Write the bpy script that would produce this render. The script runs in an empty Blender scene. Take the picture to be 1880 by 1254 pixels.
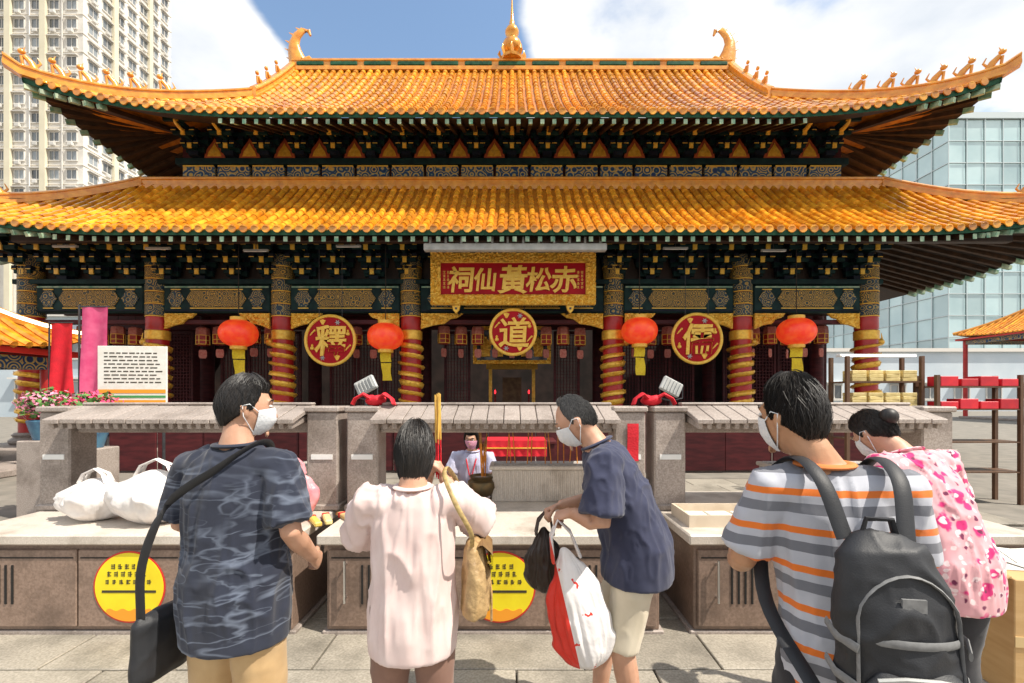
import bpy, bmesh, math, random
import numpy as np
from mathutils import Vector, Matrix

random.seed(7)
S = bpy.context.scene
COL = S.collection
R = math.radians

# ---------------------------------------------------------------- camera
FPX, CX, HY, CAMZ = 835.0, 940.0, 725.0, 1.65      # focal length, centre column, eye-level row of the 1880 px photograph
cd = bpy.data.cameras.new('camera')
cam = bpy.data.objects.new('camera', cd)
COL.objects.link(cam)
cam.location = (0, 0, CAMZ)
cam.rotation_euler = (R(90), 0, 0)
cd.sensor_width = 36
cd.lens = FPX / 1880 * 36
cd.shift_y = (HY - 627) / 1880
cd.clip_start = 0.05
cd.clip_end = 3000
S.camera = cam

# ---------------------------------------------------------------- sky and sun
SUN = Vector((0.50, -0.22, 0.84)).normalized()
W = bpy.data.worlds.new('World')
S.world = W
W.use_nodes = True
nt = W.node_tree
nt.nodes.clear()
N = nt.nodes.new
L = nt.links.new
out = N('ShaderNodeOutputWorld')
sky = N('ShaderNodeTexSky')
sky.sky_type = 'NISHITA'
sky.sun_disc = False
sky.sun_elevation = math.asin(SUN.z)
sky.sun_rotation = math.atan2(SUN.x, SUN.y)
sky.air_density = 1.5
sky.dust_density = 0.8
sky.ozone_density = 2.2
bg = N('ShaderNodeBackground')
bg.inputs[1].default_value = 0.15
L(sky.outputs[0], bg.inputs[0])
tc = N('ShaderNodeTexCoord')
sep = N('ShaderNodeSeparateXYZ')
L(tc.outputs['Generated'], sep.inputs[0])
def wmath(op, a, b=None, c=None):
    m = N('ShaderNodeMath')
    m.operation = op
    for i, v in enumerate((a, b, c)):
        if v is None:
            continue
        if isinstance(v, (int, float)):
            m.inputs[i].default_value = v
        else:
            L(v, m.inputs[i])
    return m.outputs[0]
# flat cloud layer seen in perspective: direction divided by its height
zc = wmath('MAXIMUM', sep.outputs[2], 0.06)
zc = wmath('ADD', zc, 0.12)
comb = N('ShaderNodeCombineXYZ')
L(wmath('DIVIDE', sep.outputs[0], zc), comb.inputs[0])
L(wmath('DIVIDE', sep.outputs[1], zc), comb.inputs[1])
mp = N('ShaderNodeMapping')
mp.inputs['Location'].default_value = (0.0, 0.0, 0.0)
L(comb.outputs[0], mp.inputs[0])
n1 = N('ShaderNodeTexNoise')
n1.inputs['Scale'].default_value = 1.9
n1.inputs['Detail'].default_value = 9
n1.inputs['Roughness'].default_value = 0.52
L(mp.outputs[0], n1.inputs['Vector'])
# opening of blue between two cloud banks, in cloud-layer coordinates
gx = wmath('SUBTRACT', wmath('DIVIDE', sep.outputs[0], zc), -0.258)
gy = wmath('SUBTRACT', wmath('DIVIDE', sep.outputs[1], zc), 1.0)
gd = wmath('SQRT', wmath('ADD', wmath('MULTIPLY', wmath('MULTIPLY', gx, gx), 12.0), wmath('MULTIPLY', wmath('MULTIPLY', gy, gy), 0.5)))
cover = wmath('MINIMUM', wmath('MULTIPLY', wmath('SUBTRACT', gd, 0.98), 1.3), 0.16)
val = wmath('ADD', n1.outputs['Fac'], cover)
mr = N('ShaderNodeMapRange')
mr.interpolation_type = 'SMOOTHSTEP'
mr.inputs['From Min'].default_value = 0.46
mr.inputs['From Max'].default_value = 0.62
L(val, mr.inputs['Value'])
n2 = N('ShaderNodeTexNoise')
n2.inputs['Scale'].default_value = 2.6
n2.inputs['Detail'].default_value = 6
L(mp.outputs[0], n2.inputs['Vector'])
cr = N('ShaderNodeValToRGB')
cr.color_ramp.elements[0].position = 0.30
cr.color_ramp.elements[0].color = (0.62, 0.68, 0.76, 1)
cr.color_ramp.elements[1].position = 0.62
cr.color_ramp.elements[1].color = (1.0, 0.99, 0.97, 1)
L(n2.outputs['Fac'], cr.inputs[0])
cbg = N('ShaderNodeBackground')
cbg.inputs[1].default_value = 0.92
L(cr.outputs[0], cbg.inputs[0])
mixs = N('ShaderNodeMixShader')
L(mr.outputs[0], mixs.inputs[0])
L(bg.outputs[0], mixs.inputs[1])
L(cbg.outputs[0], mixs.inputs[2])
L(mixs.outputs[0], out.inputs[0])

sl = bpy.data.lights.new('sun', 'SUN')
sl.energy = 4.9
sl.angle = R(0.6)
sl.color = (1.0, 0.93, 0.82)
sun = bpy.data.objects.new('sun', sl)
COL.objects.link(sun)
sun.location = SUN * 60
sun.rotation_euler = SUN.to_track_quat('Z', 'Y').to_euler()

S.view_settings.view_transform = 'Standard'
S.view_settings.look = 'None'
S.view_settings.exposure = 0.38
S.view_settings.gamma = 1.0

# ---------------------------------------------------------------- materials
MATS = {}
def mat(name, col, rough=0.6, metal=0.0, col2=None, scale=6.0, detail=5, bump=0.0, bscale=60.0, coat=0.0, spec=0.5,
        emit=0.0, rnd=0.0, coords='world', stretch=(1, 1, 1), lo=0.35, hi=0.65, rvar=0.0, dirt=None, trans=0.0, sheen=0.0):
    """One procedural principled material: noise-mixed colours, per-object variation, fine bump."""
    m = bpy.data.materials.new(name)
    m.use_nodes = True
    t = m.node_tree
    p = t.nodes['Principled BSDF']
    n = t.nodes.new
    l = t.links.new
    if coords == 'world':
        src = n('ShaderNodeNewGeometry').outputs['Position']
    else:
        src = n('ShaderNodeTexCoord').outputs['Object']
    mpn = n('ShaderNodeMapping')
    mpn.inputs['Scale'].default_value = stretch
    l(src, mpn.inputs[0])
    c = None
    if col2 is not None:
        nz = n('ShaderNodeTexNoise')
        nz.inputs['Scale'].default_value = scale
        nz.inputs['Detail'].default_value = detail
        l(mpn.outputs[0], nz.inputs['Vector'])
        rp = n('ShaderNodeValToRGB')
        rp.color_ramp.elements[0].position = lo
        rp.color_ramp.elements[1].position = hi
        rp.color_ramp.elements[0].color = (*col, 1)
        rp.color_ramp.elements[1].color = (*col2, 1)
        l(nz.outputs['Fac'], rp.inputs[0])
        c = rp.outputs[0]
        if rvar:
            q = n('ShaderNodeMapRange')
            q.inputs['To Min'].default_value = max(0.02, rough - rvar)
            q.inputs['To Max'].default_value = min(1, rough + rvar)
            l(nz.outputs['Fac'], q.inputs['Value'])
            l(q.outputs[0], p.inputs['Roughness'])
    if dirt is not None:                                   # dirt = (colour, scale, amount): patchy staining with a shape of its own
        dn = n('ShaderNodeTexNoise')
        dn.inputs['Scale'].default_value = dirt[1]
        dn.inputs['Detail'].default_value = 8
        dn.inputs['Roughness'].default_value = 0.65
        l(src, dn.inputs['Vector'])
        dr = n('ShaderNodeMapRange')
        dr.inputs['From Min'].default_value = 0.48
        dr.inputs['From Max'].default_value = 0.72
        dr.inputs['To Max'].default_value = dirt[2]
        l(dn.outputs['Fac'], dr.inputs['Value'])
        mx = n('ShaderNodeMix')
        mx.data_type = 'RGBA'
        l(dr.outputs[0], mx.inputs[0])
        if c is not None:
            l(c, mx.inputs[6])
        else:
            mx.inputs[6].default_value = (*col, 1)
        mx.inputs[7].default_value = (*dirt[0], 1)
        c = mx.outputs[2]
    if rnd:
        oi = n('ShaderNodeObjectInfo')
        hs = n('ShaderNodeHueSaturation')
        q = n('ShaderNodeMapRange')
        q.inputs['To Min'].default_value = 1 - rnd
        q.inputs['To Max'].default_value = 1 + rnd
        l(oi.outputs['Random'], q.inputs['Value'])
        l(q.outputs[0], hs.inputs['Value'])
        if c is not None:
            l(c, hs.inputs['Color'])
        else:
            hs.inputs['Color'].default_value = (*col, 1)
        c = hs.outputs[0]
    if c is not None:
        l(c, p.inputs['Base Color'])
    else:
        p.inputs['Base Color'].default_value = (*col, 1)
    if not (rvar and col2 is not None):
        p.inputs['Roughness'].default_value = rough
    p.inputs['Metallic'].default_value = metal
    p.inputs['Specular IOR Level'].default_value = spec
    p.inputs['Coat Weight'].default_value = coat
    p.inputs['Coat Roughness'].default_value = 0.15
    p.inputs['Sheen Weight'].default_value = sheen
    p.inputs['Transmission Weight'].default_value = trans
    if emit:
        p.inputs['Emission Strength'].default_value = emit
        if c is not None:
            l(c, p.inputs['Emission Color'])
        else:
            p.inputs['Emission Color'].default_value = (*col, 1)
    if bump:
        bz = n('ShaderNodeTexNoise')
        bz.inputs['Scale'].default_value = bscale
        bz.inputs['Detail'].default_value = 4
        l(mpn.outputs[0], bz.inputs['Vector'])
        b = n('ShaderNodeBump')
        b.inputs['Strength'].default_value = bump
        b.inputs['Distance'].default_value = 0.02
        l(bz.outputs['Fac'], b.inputs['Height'])
        l(b.outputs[0], p.inputs['Normal'])
    MATS[name] = m
    return m

def nodes_of(m):
    t = m.node_tree
    return t, t.nodes.new, t.links.new, t.nodes['Principled BSDF']

# roofs and temple
M_TILE = mat('glazed_tile', (0.60, 0.20, 0.010), 0.22, col2=(0.86, 0.40, 0.03), scale=4.2, detail=2, lo=0.38, hi=0.62, coat=0.5, rnd=0.22, bump=0.2, bscale=16, rvar=0.12, dirt=((0.26, 0.11, 0.03), 2.6, 0.6))
M_PAN = mat('pan_tile', (0.42, 0.13, 0.012), 0.35, col2=(0.62, 0.24, 0.02), scale=7, bump=0.2, bscale=30, dirt=((0.16, 0.08, 0.03), 3, 0.6))
M_RIDGE = mat('ridge_glaze', (0.68, 0.25, 0.02), 0.28, col2=(0.82, 0.38, 0.05), scale=6, coat=0.4, bump=0.25, bscale=22, dirt=((0.34, 0.15, 0.05), 4, 0.5))
M_FIN = mat('gilded_finial', (0.62, 0.24, 0.025), 0.25, 0.4, col2=(0.78, 0.38, 0.05), scale=5, coat=0.4)
M_GREENEND = mat('green_rafter_end', (0.10, 0.27, 0.17), 0.5, col2=(0.42, 0.50, 0.34), scale=7, rnd=0.3)
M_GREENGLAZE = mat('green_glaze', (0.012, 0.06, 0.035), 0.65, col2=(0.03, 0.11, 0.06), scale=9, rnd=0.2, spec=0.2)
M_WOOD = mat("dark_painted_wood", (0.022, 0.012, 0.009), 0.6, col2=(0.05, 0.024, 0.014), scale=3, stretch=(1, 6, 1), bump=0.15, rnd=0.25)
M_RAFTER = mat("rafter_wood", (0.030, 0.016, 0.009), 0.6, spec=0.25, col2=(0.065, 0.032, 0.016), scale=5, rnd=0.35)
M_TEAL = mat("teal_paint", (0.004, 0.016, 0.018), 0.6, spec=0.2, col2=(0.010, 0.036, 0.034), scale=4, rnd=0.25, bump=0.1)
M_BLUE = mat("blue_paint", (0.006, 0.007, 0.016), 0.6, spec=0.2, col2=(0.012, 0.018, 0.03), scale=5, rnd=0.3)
M_GOLD = mat('gold_leaf', (0.78, 0.40, 0.035), 0.30, 0.35, col2=(0.92, 0.56, 0.08), scale=11, bump=0.25, bscale=55, rnd=0.1, dirt=((0.36, 0.18, 0.04), 9, 0.5))
M_GOLDFLAT = mat('gold_paint', (0.84, 0.47, 0.05), 0.42, 0.10, col2=(0.92, 0.60, 0.10), scale=14)
M_RED = mat('red_lacquer', (0.36, 0.010, 0.010), 0.4, col2=(0.48, 0.020, 0.016), scale=4, coat=0.1, bump=0.06, bscale=20)
M_PLAQUE = mat('plaque_red', (0.36, 0.004, 0.010), 0.55, spec=0.2, col2=(0.44, 0.006, 0.014), scale=3, bump=0.05, bscale=30)
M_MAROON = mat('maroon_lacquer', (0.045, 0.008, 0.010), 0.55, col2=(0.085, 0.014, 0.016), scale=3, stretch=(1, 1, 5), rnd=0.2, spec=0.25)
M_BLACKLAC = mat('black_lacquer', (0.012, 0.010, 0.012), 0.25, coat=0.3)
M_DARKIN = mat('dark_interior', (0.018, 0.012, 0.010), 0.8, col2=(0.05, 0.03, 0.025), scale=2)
# stone
M_GRANITE = mat('granite', (0.27, 0.225, 0.195), 0.55, col2=(0.41, 0.35, 0.31), scale=90, detail=3, bump=0.12, bscale=140, rnd=0.08, dirt=((0.13, 0.10, 0.08), 2.8, 0.8))
M_GRANITE_TOP = mat('pale_granite', (0.55, 0.49, 0.42), 0.42, col2=(0.68, 0.61, 0.53), scale=110, detail=3, bump=0.08, bscale=160, rnd=0.05, dirt=((0.26, 0.205, 0.155), 3.0, 0.8), rvar=0.14)
M_PANEL = mat('brown_stone_panel', (0.20, 0.135, 0.10), 0.42, col2=(0.28, 0.195, 0.15), scale=60, detail=4, bump=0.08, bscale=120, rnd=0.10, dirt=((0.09, 0.06, 0.045), 3.2, 0.75))
M_SLAB = mat('paving_granite', (0.25, 0.225, 0.18), 0.6, col2=(0.38, 0.34, 0.28), scale=70, detail=4, bump=0.15, bscale=120, rnd=0.16, dirt=((0.10, 0.09, 0.07), 2.2, 0.75))
M_GROUND = mat('ground_stone', (0.17, 0.155, 0.13), 0.8, col2=(0.24, 0.215, 0.18), scale=3, bump=0.2)
M_ASH = mat('incense_ash', (0.30, 0.27, 0.24), 0.95, col2=(0.55, 0.52, 0.48), scale=60, bump=0.6, bscale=90)
M_STEEL = mat('brushed_steel', (0.62, 0.62, 0.62), 0.28, 1.0, col2=(0.7, 0.7, 0.7), scale=30, stretch=(1, 1, 20))
M_DARKMETAL = mat('dark_metal', (0.05, 0.05, 0.055), 0.45, 0.6, col2=(0.08, 0.08, 0.085), scale=20)
M_GREYMETAL = mat('grey_painted_metal', (0.38, 0.39, 0.38), 0.5, col2=(0.50, 0.50, 0.48), scale=4, dirt=((0.22, 0.20, 0.17), 5, 0.5))
M_BLACK = mat('black_gap', (0.012, 0.011, 0.010), 0.9)
M_WHITE = mat('white_enamel', (0.80, 0.80, 0.78), 0.35, col2=(0.72, 0.72, 0.70), scale=8)
M_PAPER = mat('white_paper', (0.80, 0.78, 0.72), 0.8, col2=(0.72, 0.69, 0.62), scale=12, bump=0.1, bscale=12)
M_YELLOW = mat('yellow_print', (0.86, 0.72, 0.015), 0.45, col2=(0.80, 0.62, 0.01), scale=6)
M_REDPRINT = mat('red_print', (0.62, 0.03, 0.02), 0.45)
M_DARKPRINT = mat('dark_print', (0.045, 0.035, 0.02), 0.5)
M_ORANGEPRINT = mat('orange_print', (0.85, 0.33, 0.02), 0.5)
M_GREENPRINT = mat('green_print', (0.06, 0.30, 0.08), 0.5)
M_BLUEPRINT = mat('blue_print', (0.03, 0.28, 0.45), 0.5)
# lanterns
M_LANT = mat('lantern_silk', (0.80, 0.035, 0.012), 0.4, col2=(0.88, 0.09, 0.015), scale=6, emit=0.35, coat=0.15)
M_LANTY = mat('yellow_tag', (0.80, 0.60, 0.02), 0.7, col2=(0.72, 0.50, 0.02), scale=20)
M_LANTDK = mat('lantern_red_dark', (0.30, 0.012, 0.012), 0.5, col2=(0.42, 0.03, 0.02), scale=15, rnd=0.25)
M_LANTPK = mat('lantern_pale_paper', (0.55, 0.22, 0.17), 0.7, col2=(0.46, 0.11, 0.08), scale=18, rnd=0.2)
M_CORD = mat('dark_cord', (0.03, 0.02, 0.015), 0.8)
M_REDLED = mat('red_lamp', (1.0, 0.02, 0.03), 0.4, emit=3.0)
M_REDCLOTH = mat('red_cloth', (0.70, 0.01, 0.025), 0.7, col2=(0.55, 0.008, 0.02), scale=8, bump=0.3, bscale=70)
M_PINKCLOTH = mat('pink_cloth', (0.62, 0.06, 0.18), 0.75, col2=(0.72, 0.12, 0.25), scale=6)

# ---------------------------------------------------------------- mesh helpers
OFF = {}
class MB:
    """Collects shapes in world (or local) coordinates and links them as ONE mesh object."""
    def __init__(s):
        s.v = []
        s.f = []
        s.mi = []
    def add(s, vs, fs, mi=0):
        o = len(s.v)
        s.v.extend(tuple(p) for p in vs)
        s.f.extend(tuple(i + o for i in f) for f in fs)
        s.mi.extend([mi] * len(fs))
        return s
    def box(s, x0, x1, y0, y1, z0, z1, mi=0):
        return s.add([(x0, y0, z0), (x1, y0, z0), (x1, y1, z0), (x0, y1, z0), (x0, y0, z1), (x1, y0, z1), (x1, y1, z1), (x0, y1, z1)],
                     [(0, 3, 2, 1), (4, 5, 6, 7), (0, 1, 5, 4), (1, 2, 6, 5), (2, 3, 7, 6), (3, 0, 4, 7)], mi)
    def cbox(s, c, d, mi=0, M=None):
        a, b, e = d[0] / 2, d[1] / 2, d[2] / 2
        vs = [Vector(p) for p in ((-a, -b, -e), (a, -b, -e), (a, b, -e), (-a, b, -e), (-a, -b, e), (a, -b, e), (a, b, e), (-a, b, e))]
        if M is not None:
            vs = [M @ p for p in vs]
        c = Vector(c)
        return s.add([p + c for p in vs], [(0, 3, 2, 1), (4, 5, 6, 7), (0, 1, 5, 4), (1, 2, 6, 5), (2, 3, 7, 6), (3, 0, 4, 7)], mi)
    def tube(s, pts, rad, n=8, mi=0, cap=True, right=None):
        """Swept tube; rad = float, list of floats, or list of (a, b) ellipse radii along right / forward."""
        pts = [Vector(p) for p in pts]
        k = len(pts)
        if isinstance(rad, (int, float)):
            rad = [rad] * k
        rr = Vector(right) if right is not None else None
        vs = []
        for i, p in enumerate(pts):
            t = (pts[min(i + 1, k - 1)] - pts[max(i - 1, 0)])
            t = t.normalized() if t.length > 1e-9 else Vector((0, 0, 1))
            if rr is None:
                rr = t.orthogonal()
            a = rr - t * rr.dot(t)
            a = a.normalized() if a.length > 1e-6 else t.orthogonal().normalized()
            b = t.cross(a)
            if right is None:
                rr = a
            ra, rb = rad[i] if isinstance(rad[i], (tuple, list)) else (rad[i], rad[i])
            for j in range(n):
                th = 2 * math.pi * j / n
                vs.append(p + a * (ra * math.cos(th)) + b * (rb * math.sin(th)))
        fs = []
        for i in range(k - 1):
            for j in range(n):
                j2 = (j + 1) % n
                fs.append((i * n + j, i * n + j2, (i + 1) * n + j2, (i + 1) * n + j))
        if cap:
            fs.append(tuple(range(n - 1, -1, -1)))
            fs.append(tuple((k - 1) * n + j for j in range(n)))
        return s.add(vs, fs, mi)
    def lathe(s, prof, c=(0, 0, 0), n=16, mi=0, axis='z'):
        vs = []
        for r, h in prof:
            for j in range(n):
                th = 2 * math.pi * j / n
                if axis == 'z':
                    vs.append((c[0] + r * math.cos(th), c[1] + r * math.sin(th), c[2] + h))
                else:
                    vs.append((c[0] + r * math.cos(th), c[1] + h, c[2] + r * math.sin(th)))
        fs = []
        for i in range(len(prof) - 1):
            for j in range(n):
                j2 = (j + 1) % n
                fs.append((i * n + j, i * n + j2, (i + 1) * n + j2, (i + 1) * n + j))
        fs.append(tuple(range(n - 1, -1, -1)))
        fs.append(tuple((len(prof) - 1) * n + j for j in range(n)))
        return s.add(vs, fs, mi)
    def sphere(s, c, r, nu=14, nv=9, mi=0, M=None):
        if isinstance(r, (int, float)):
            r = (r, r, r)
        c = Vector(c)
        vs = []
        for i in range(1, nv):
            ph = math.pi * i / nv
            for j in range(nu):
                th = 2 * math.pi * j / nu
                vs.append(Vector((r[0] * math.sin(ph) * math.cos(th), r[1] * math.sin(ph) * math.sin(th), r[2] * math.cos(ph))))
        vs += [Vector((0, 0, r[2])), Vector((0, 0, -r[2]))]
        if M is not None:
            vs = [M @ p for p in vs]
        vs = [p + c for p in vs]
        fs = []
        for i in range(nv - 2):
            for j in range(nu):
                j2 = (j + 1) % nu
                fs.append((i * nu + j, (i + 1) * nu + j, (i + 1) * nu + j2, i * nu + j2))
        t, b = (nv - 1) * nu, (nv - 1) * nu + 1
        for j in range(nu):
            j2 = (j + 1) % nu
            fs.append((t, j, j2))
            fs.append((b, (nv - 2) * nu + j2, (nv - 2) * nu + j))
        return s.add(vs, fs, mi)
    def prism(s, poly, y0, y1, mi=0):
        """poly in (x, z), extruded along y."""
        k = len(poly)
        vs = [(x, y0, z) for x, z in poly] + [(x, y1, z) for x, z in poly]
        fs = [tuple(range(k)), tuple(range(2 * k - 1, k - 1, -1))]
        for i in range(k):
            j = (i + 1) % k
            fs.append((i, i + k, j + k, j))
        return s.add(vs, fs, mi)
    def grid(s, fn, us, vs_, mi=0):
        pts = [fn(u, v) for u in us for v in vs_]
        m = len(vs_)
        fs = []
        for i in range(len(us) - 1):
            for j in range(m - 1):
                fs.append((i * m + j, (i + 1) * m + j, (i + 1) * m + j + 1, i * m + j + 1))
        return s.add(pts, fs, mi)
    def mesh(s, name, mats, smooth=False, bevel=0.0, off=(0, 0, 0), recalc=True, segs=1):
        me = bpy.data.meshes.new(name)
        o = Vector(off)
        me.from_pydata([(p[0] - o[0], p[1] - o[1], p[2] - o[2]) for p in s.v], [], s.f)
        if not isinstance(mats, (list, tuple)):
            mats = [mats]
        for m in mats:
            me.materials.append(m)
        if len(mats) > 1:
            me.polygons.foreach_set('material_index', s.mi)
        if recalc or bevel:
            bm = bmesh.new()
            bm.from_mesh(me)
            if recalc:
                bmesh.ops.recalc_face_normals(bm, faces=bm.faces)
            if bevel:
                es = [e for e in bm.edges if e.is_manifold and e.calc_face_angle(0) > 0.5]
                bmesh.ops.bevel(bm, geom=es, offset=bevel, segments=segs, affect='EDGES', clamp_overlap=True)
            bm.to_mesh(me)
            bm.free()
        if smooth:
            me.polygons.foreach_set('use_smooth', [True] * len(me.polygons))
            try:
                me.set_sharp_from_angle(angle=R(smooth if isinstance(smooth, (int, float)) and smooth is not True else 40))
            except Exception:
                pass
        me.update()
        return me
    def build(s, name, mats, parent=None, smooth=False, bevel=0.0, off=None, recalc=True, segs=1):
        if off is None:
            off = OFF.get(parent.name, (0, 0, 0)) if parent is not None else (0, 0, 0)
        me = s.mesh(name, mats, smooth, bevel, off, recalc, segs)
        return link(name, me, parent)

def link(name, me, parent=None, loc=None, rot=None, scale=None):
    o = bpy.data.objects.new(name, me)
    COL.objects.link(o)
    if parent is not None:
        o.parent = parent
        OFF[o.name] = OFF.get(parent.name, (0, 0, 0))
    if loc is not None:
        o.location = loc
    if rot is not None:
        o.rotation_euler = rot
    if scale is not None:
        o.scale = scale
    return o

def tag(o, label=None, cat=None, group=None, kind=None):
    if label:
        o['label'] = label
    if cat:
        o['category'] = cat
    if group:
        o['group'] = group
    if kind:
        o['kind'] = kind
    return o

def thing(name, label, cat, loc=(0, 0, 0), rz=0.0, group=None, world=False):
    """Empty at a thing's base. world=True: its parts are written in world coordinates."""
    o = bpy.data.objects.new(name, None)
    COL.objects.link(o)
    o.empty_display_size = 0.2
    o.location = loc
    o.rotation_euler = (0, 0, rz)
    tag(o, label, cat, group)
    OFF[o.name] = tuple(loc) if world else (0, 0, 0)
    return o

def copy_tree(o, parent=None):
    c = o.copy()
    COL.objects.link(c)
    c.parent = parent
    for ch in list(o.children):
        copy_tree(ch, c)
    return c

def P(px, py, y):
    """Point at distance y that stands where the photograph shows column px, row py."""
    return Vector(((px - CX) / FPX * y, y, CAMZ + (HY - py) / FPX * y))

# vectorised value noise for relief, folds and hair
_tab = np.random.default_rng(3).random(4096)
def vnoise(p):
    p = np.asarray(p, dtype=float)
    i = np.floor(p).astype(np.int64)
    f = p - i
    f = f * f * (3 - 2 * f)
    r = 0
    for dx in (0, 1):
        for dy in (0, 1):
            for dz in (0, 1):
                h = ((i[:, 0] + dx) * 73856093 ^ (i[:, 1] + dy) * 19349663 ^ (i[:, 2] + dz) * 83492791) & 4095
                w = (f[:, 0] if dx else 1 - f[:, 0]) * (f[:, 1] if dy else 1 - f[:, 1]) * (f[:, 2] if dz else 1 - f[:, 2])
                r = r + w * _tab[h]
    return r

def text_mesh(body, height, depth, material, offset=0.012, shear=0.0, wob=0.0):
    """Raised characters facing -Y, centred on the origin."""
    c = bpy.data.curves.new('characters', 'FONT')
    c.body = body
    c.extrude = 0.05
    c.offset = offset
    c.shear = shear
    o = bpy.data.objects.new('characters', c)
    COL.objects.link(o)
    dg = bpy.context.evaluated_depsgraph_get()
    me = bpy.data.meshes.new_from_object(o.evaluated_get(dg))
    bpy.data.objects.remove(o)
    n = len(me.vertices)
    co = np.empty(n * 3)
    me.vertices.foreach_get('co', co)
    co = co.reshape(-1, 3)
    mn, mx = co.min(0), co.max(0)
    k = height / (mx[1] - mn[1])
    x = (co[:, 0] - (mn[0] + mx[0]) / 2) * k
    z = (co[:, 1] - (mn[1] + mx[1]) / 2) * k
    if wob:
        q = np.stack([x * 5 / height, z * 5 / height, np.zeros(n)], 1)
        x = x + (vnoise(q + 3.3) - 0.5) * wob * height
        z = z + (vnoise(q + 9.7) - 0.5) * wob * height
    y = np.where(co[:, 2] > 0, -depth, 0.0)
    co = np.stack([x, y, z], 1)
    me.vertices.foreach_set('co', co.reshape(-1))
    me.materials.clear()
    me.materials.append(material)
    me.update()
    return me
# ================================================================ ground
g = MB().add([(-1500, -1500, 0), (1500, -1500, 0), (1500, 1500, 0), (-1500, 1500, 0)], [(0, 1, 2, 3)]).build('ground', M_GROUND)
tag(g, kind='structure')
pav = MB().box(-6.2, 6.2, 0.2, 8.9, 0.002, 0.012).build('pavement', mat('mortar', (0.10, 0.085, 0.07), 0.9))
tag(pav, kind='structure')
slab_me = MB().box(-0.396, 0.396, -0.296, 0.296, 0.0, 0.03).mesh('slab', M_SLAB, bevel=0.005)
for j in range(14):
    for i in range(15):
        x = -5.6 + i * 0.804 + (0.4 if j % 2 else 0)
        link('slab', slab_me, pav, (x, 0.55 + j * 0.604, 0.012 + random.uniform(-0.003, 0.003)),
             (random.uniform(-0.003, 0.003), random.uniform(-0.003, 0.003), 0))

# ================================================================ the temple hall
T = thing('temple_hall', 'two-tier temple hall with orange glazed tile roofs and carved columns', 'temple', (0, 12.6, 0), world=True)
FLZ = 0.30
MB().box(-14.2, 11, 11.2, 20.5, 0.0, FLZ).build('podium', M_GRANITE, T, bevel=0.02)
for k in range(2):
    MB().box(-4, 4, 10.6 + k * 0.3, 11.19, 0.0 + 0.001 * k, 0.10 * (k + 1)).build('step', M_GRANITE, T, bevel=0.01)

def clamp01(v):
    return max(0.0, min(1.0, v))

class Roof:
    """One tier: front slope point(x, t) with upturned corners; hip on both sides."""
    def __init__(s, ye, ze, yt, zt, xc, xh, th, a0, lift, push):
        s.ye, s.ze, s.yt, s.zt, s.xc, s.xh, s.th, s.a0, s.lift, s.push = ye, ze, yt, zt, xc, xh, th, a0, lift, push
    def h(s, t):
        return s.ze + (s.zt - s.ze) * (0.75 * t + 0.25 * t * t)
    def warp(s, x, y, z):
        a = clamp01((abs(x) - s.a0) / (s.xc - s.a0))
        b = clamp01(1 - (y - s.ye) / 5.0)
        q = a * a * b * b
        sg = 1 if x > 0 else -1
        return Vector((x + sg * s.push * q * a, y - s.push * q * b, z + s.lift * (q * 0.6 + 0.4 * q * q)))
    def front(s, x, t):
        return s.warp(x, s.ye + (s.yt - s.ye) * t, s.h(t))
    def tend(s, x):
        ax = abs(x)
        if ax <= s.xh:
            return 1.0
        return s.th * max(0.0, (s.xc - ax) / (s.xc - s.xh))
    def side(s, sg, y, u):
        return s.warp(sg * (s.xc - (s.xc - s.xh) * u), y, s.h(s.th * u))

def tile_row(rf, x, parent):
    te = rf.tend(x)
    if te < 0.03:
        return
    length = (rf.front(x, te) - rf.front(x, 0)).length
    n = max(1, int(length / 0.34))
    b = MB()
    rings = []
    dn = Vector((0, 0, 1))
    for i in range(n):
        t0, t1 = te * i / n, te * (i + 1) / n
        jx, jr = random.uniform(-0.006, 0.006), random.uniform(0.96, 1.05)
        for t, r in ((t0, 0.088 * jr), (t1, 0.072 * jr)):
            rings.append((rf.front(x, t) + Vector((jx, 0, 0)), r))
    # direction along slope
    vs = []
    K = 7
    for i, (p, r) in enumerate(rings):
        tdir = (rf.front(x, te) - rf.front(x, 0)).normalized()
        nrm = Vector((1, 0, 0)).cross(tdir).normalized()
        for j in range(K):
            th = math.pi * j / (K - 1)
            vs.append(p + Vector((1, 0, 0)) * (r * math.cos(th)) + nrm * (r * math.sin(th)))
    fs = []
    for i in range(len(rings) - 1):
        for j in range(K - 1):
            fs.append((i * K + j, i * K + j + 1, (i + 1) * K + j + 1, (i + 1) * K + j))
    fs.append(tuple(range(K - 1, -1, -1)))
    b.add(vs, fs)
    # round end disc hanging at the eave
    p0 = rf.front(x, 0)
    b.lathe([(0.092, -0.025), (0.092, 0.0), (0.07, 0.006), (0.045, 0.012)][::-1], (p0.x, p0.y - 0.004, p0.z + 0.012), 10, axis='y')
    o = b.build('tile_row', M_TILE, parent, smooth=50, recalc=False)
    return o

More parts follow.
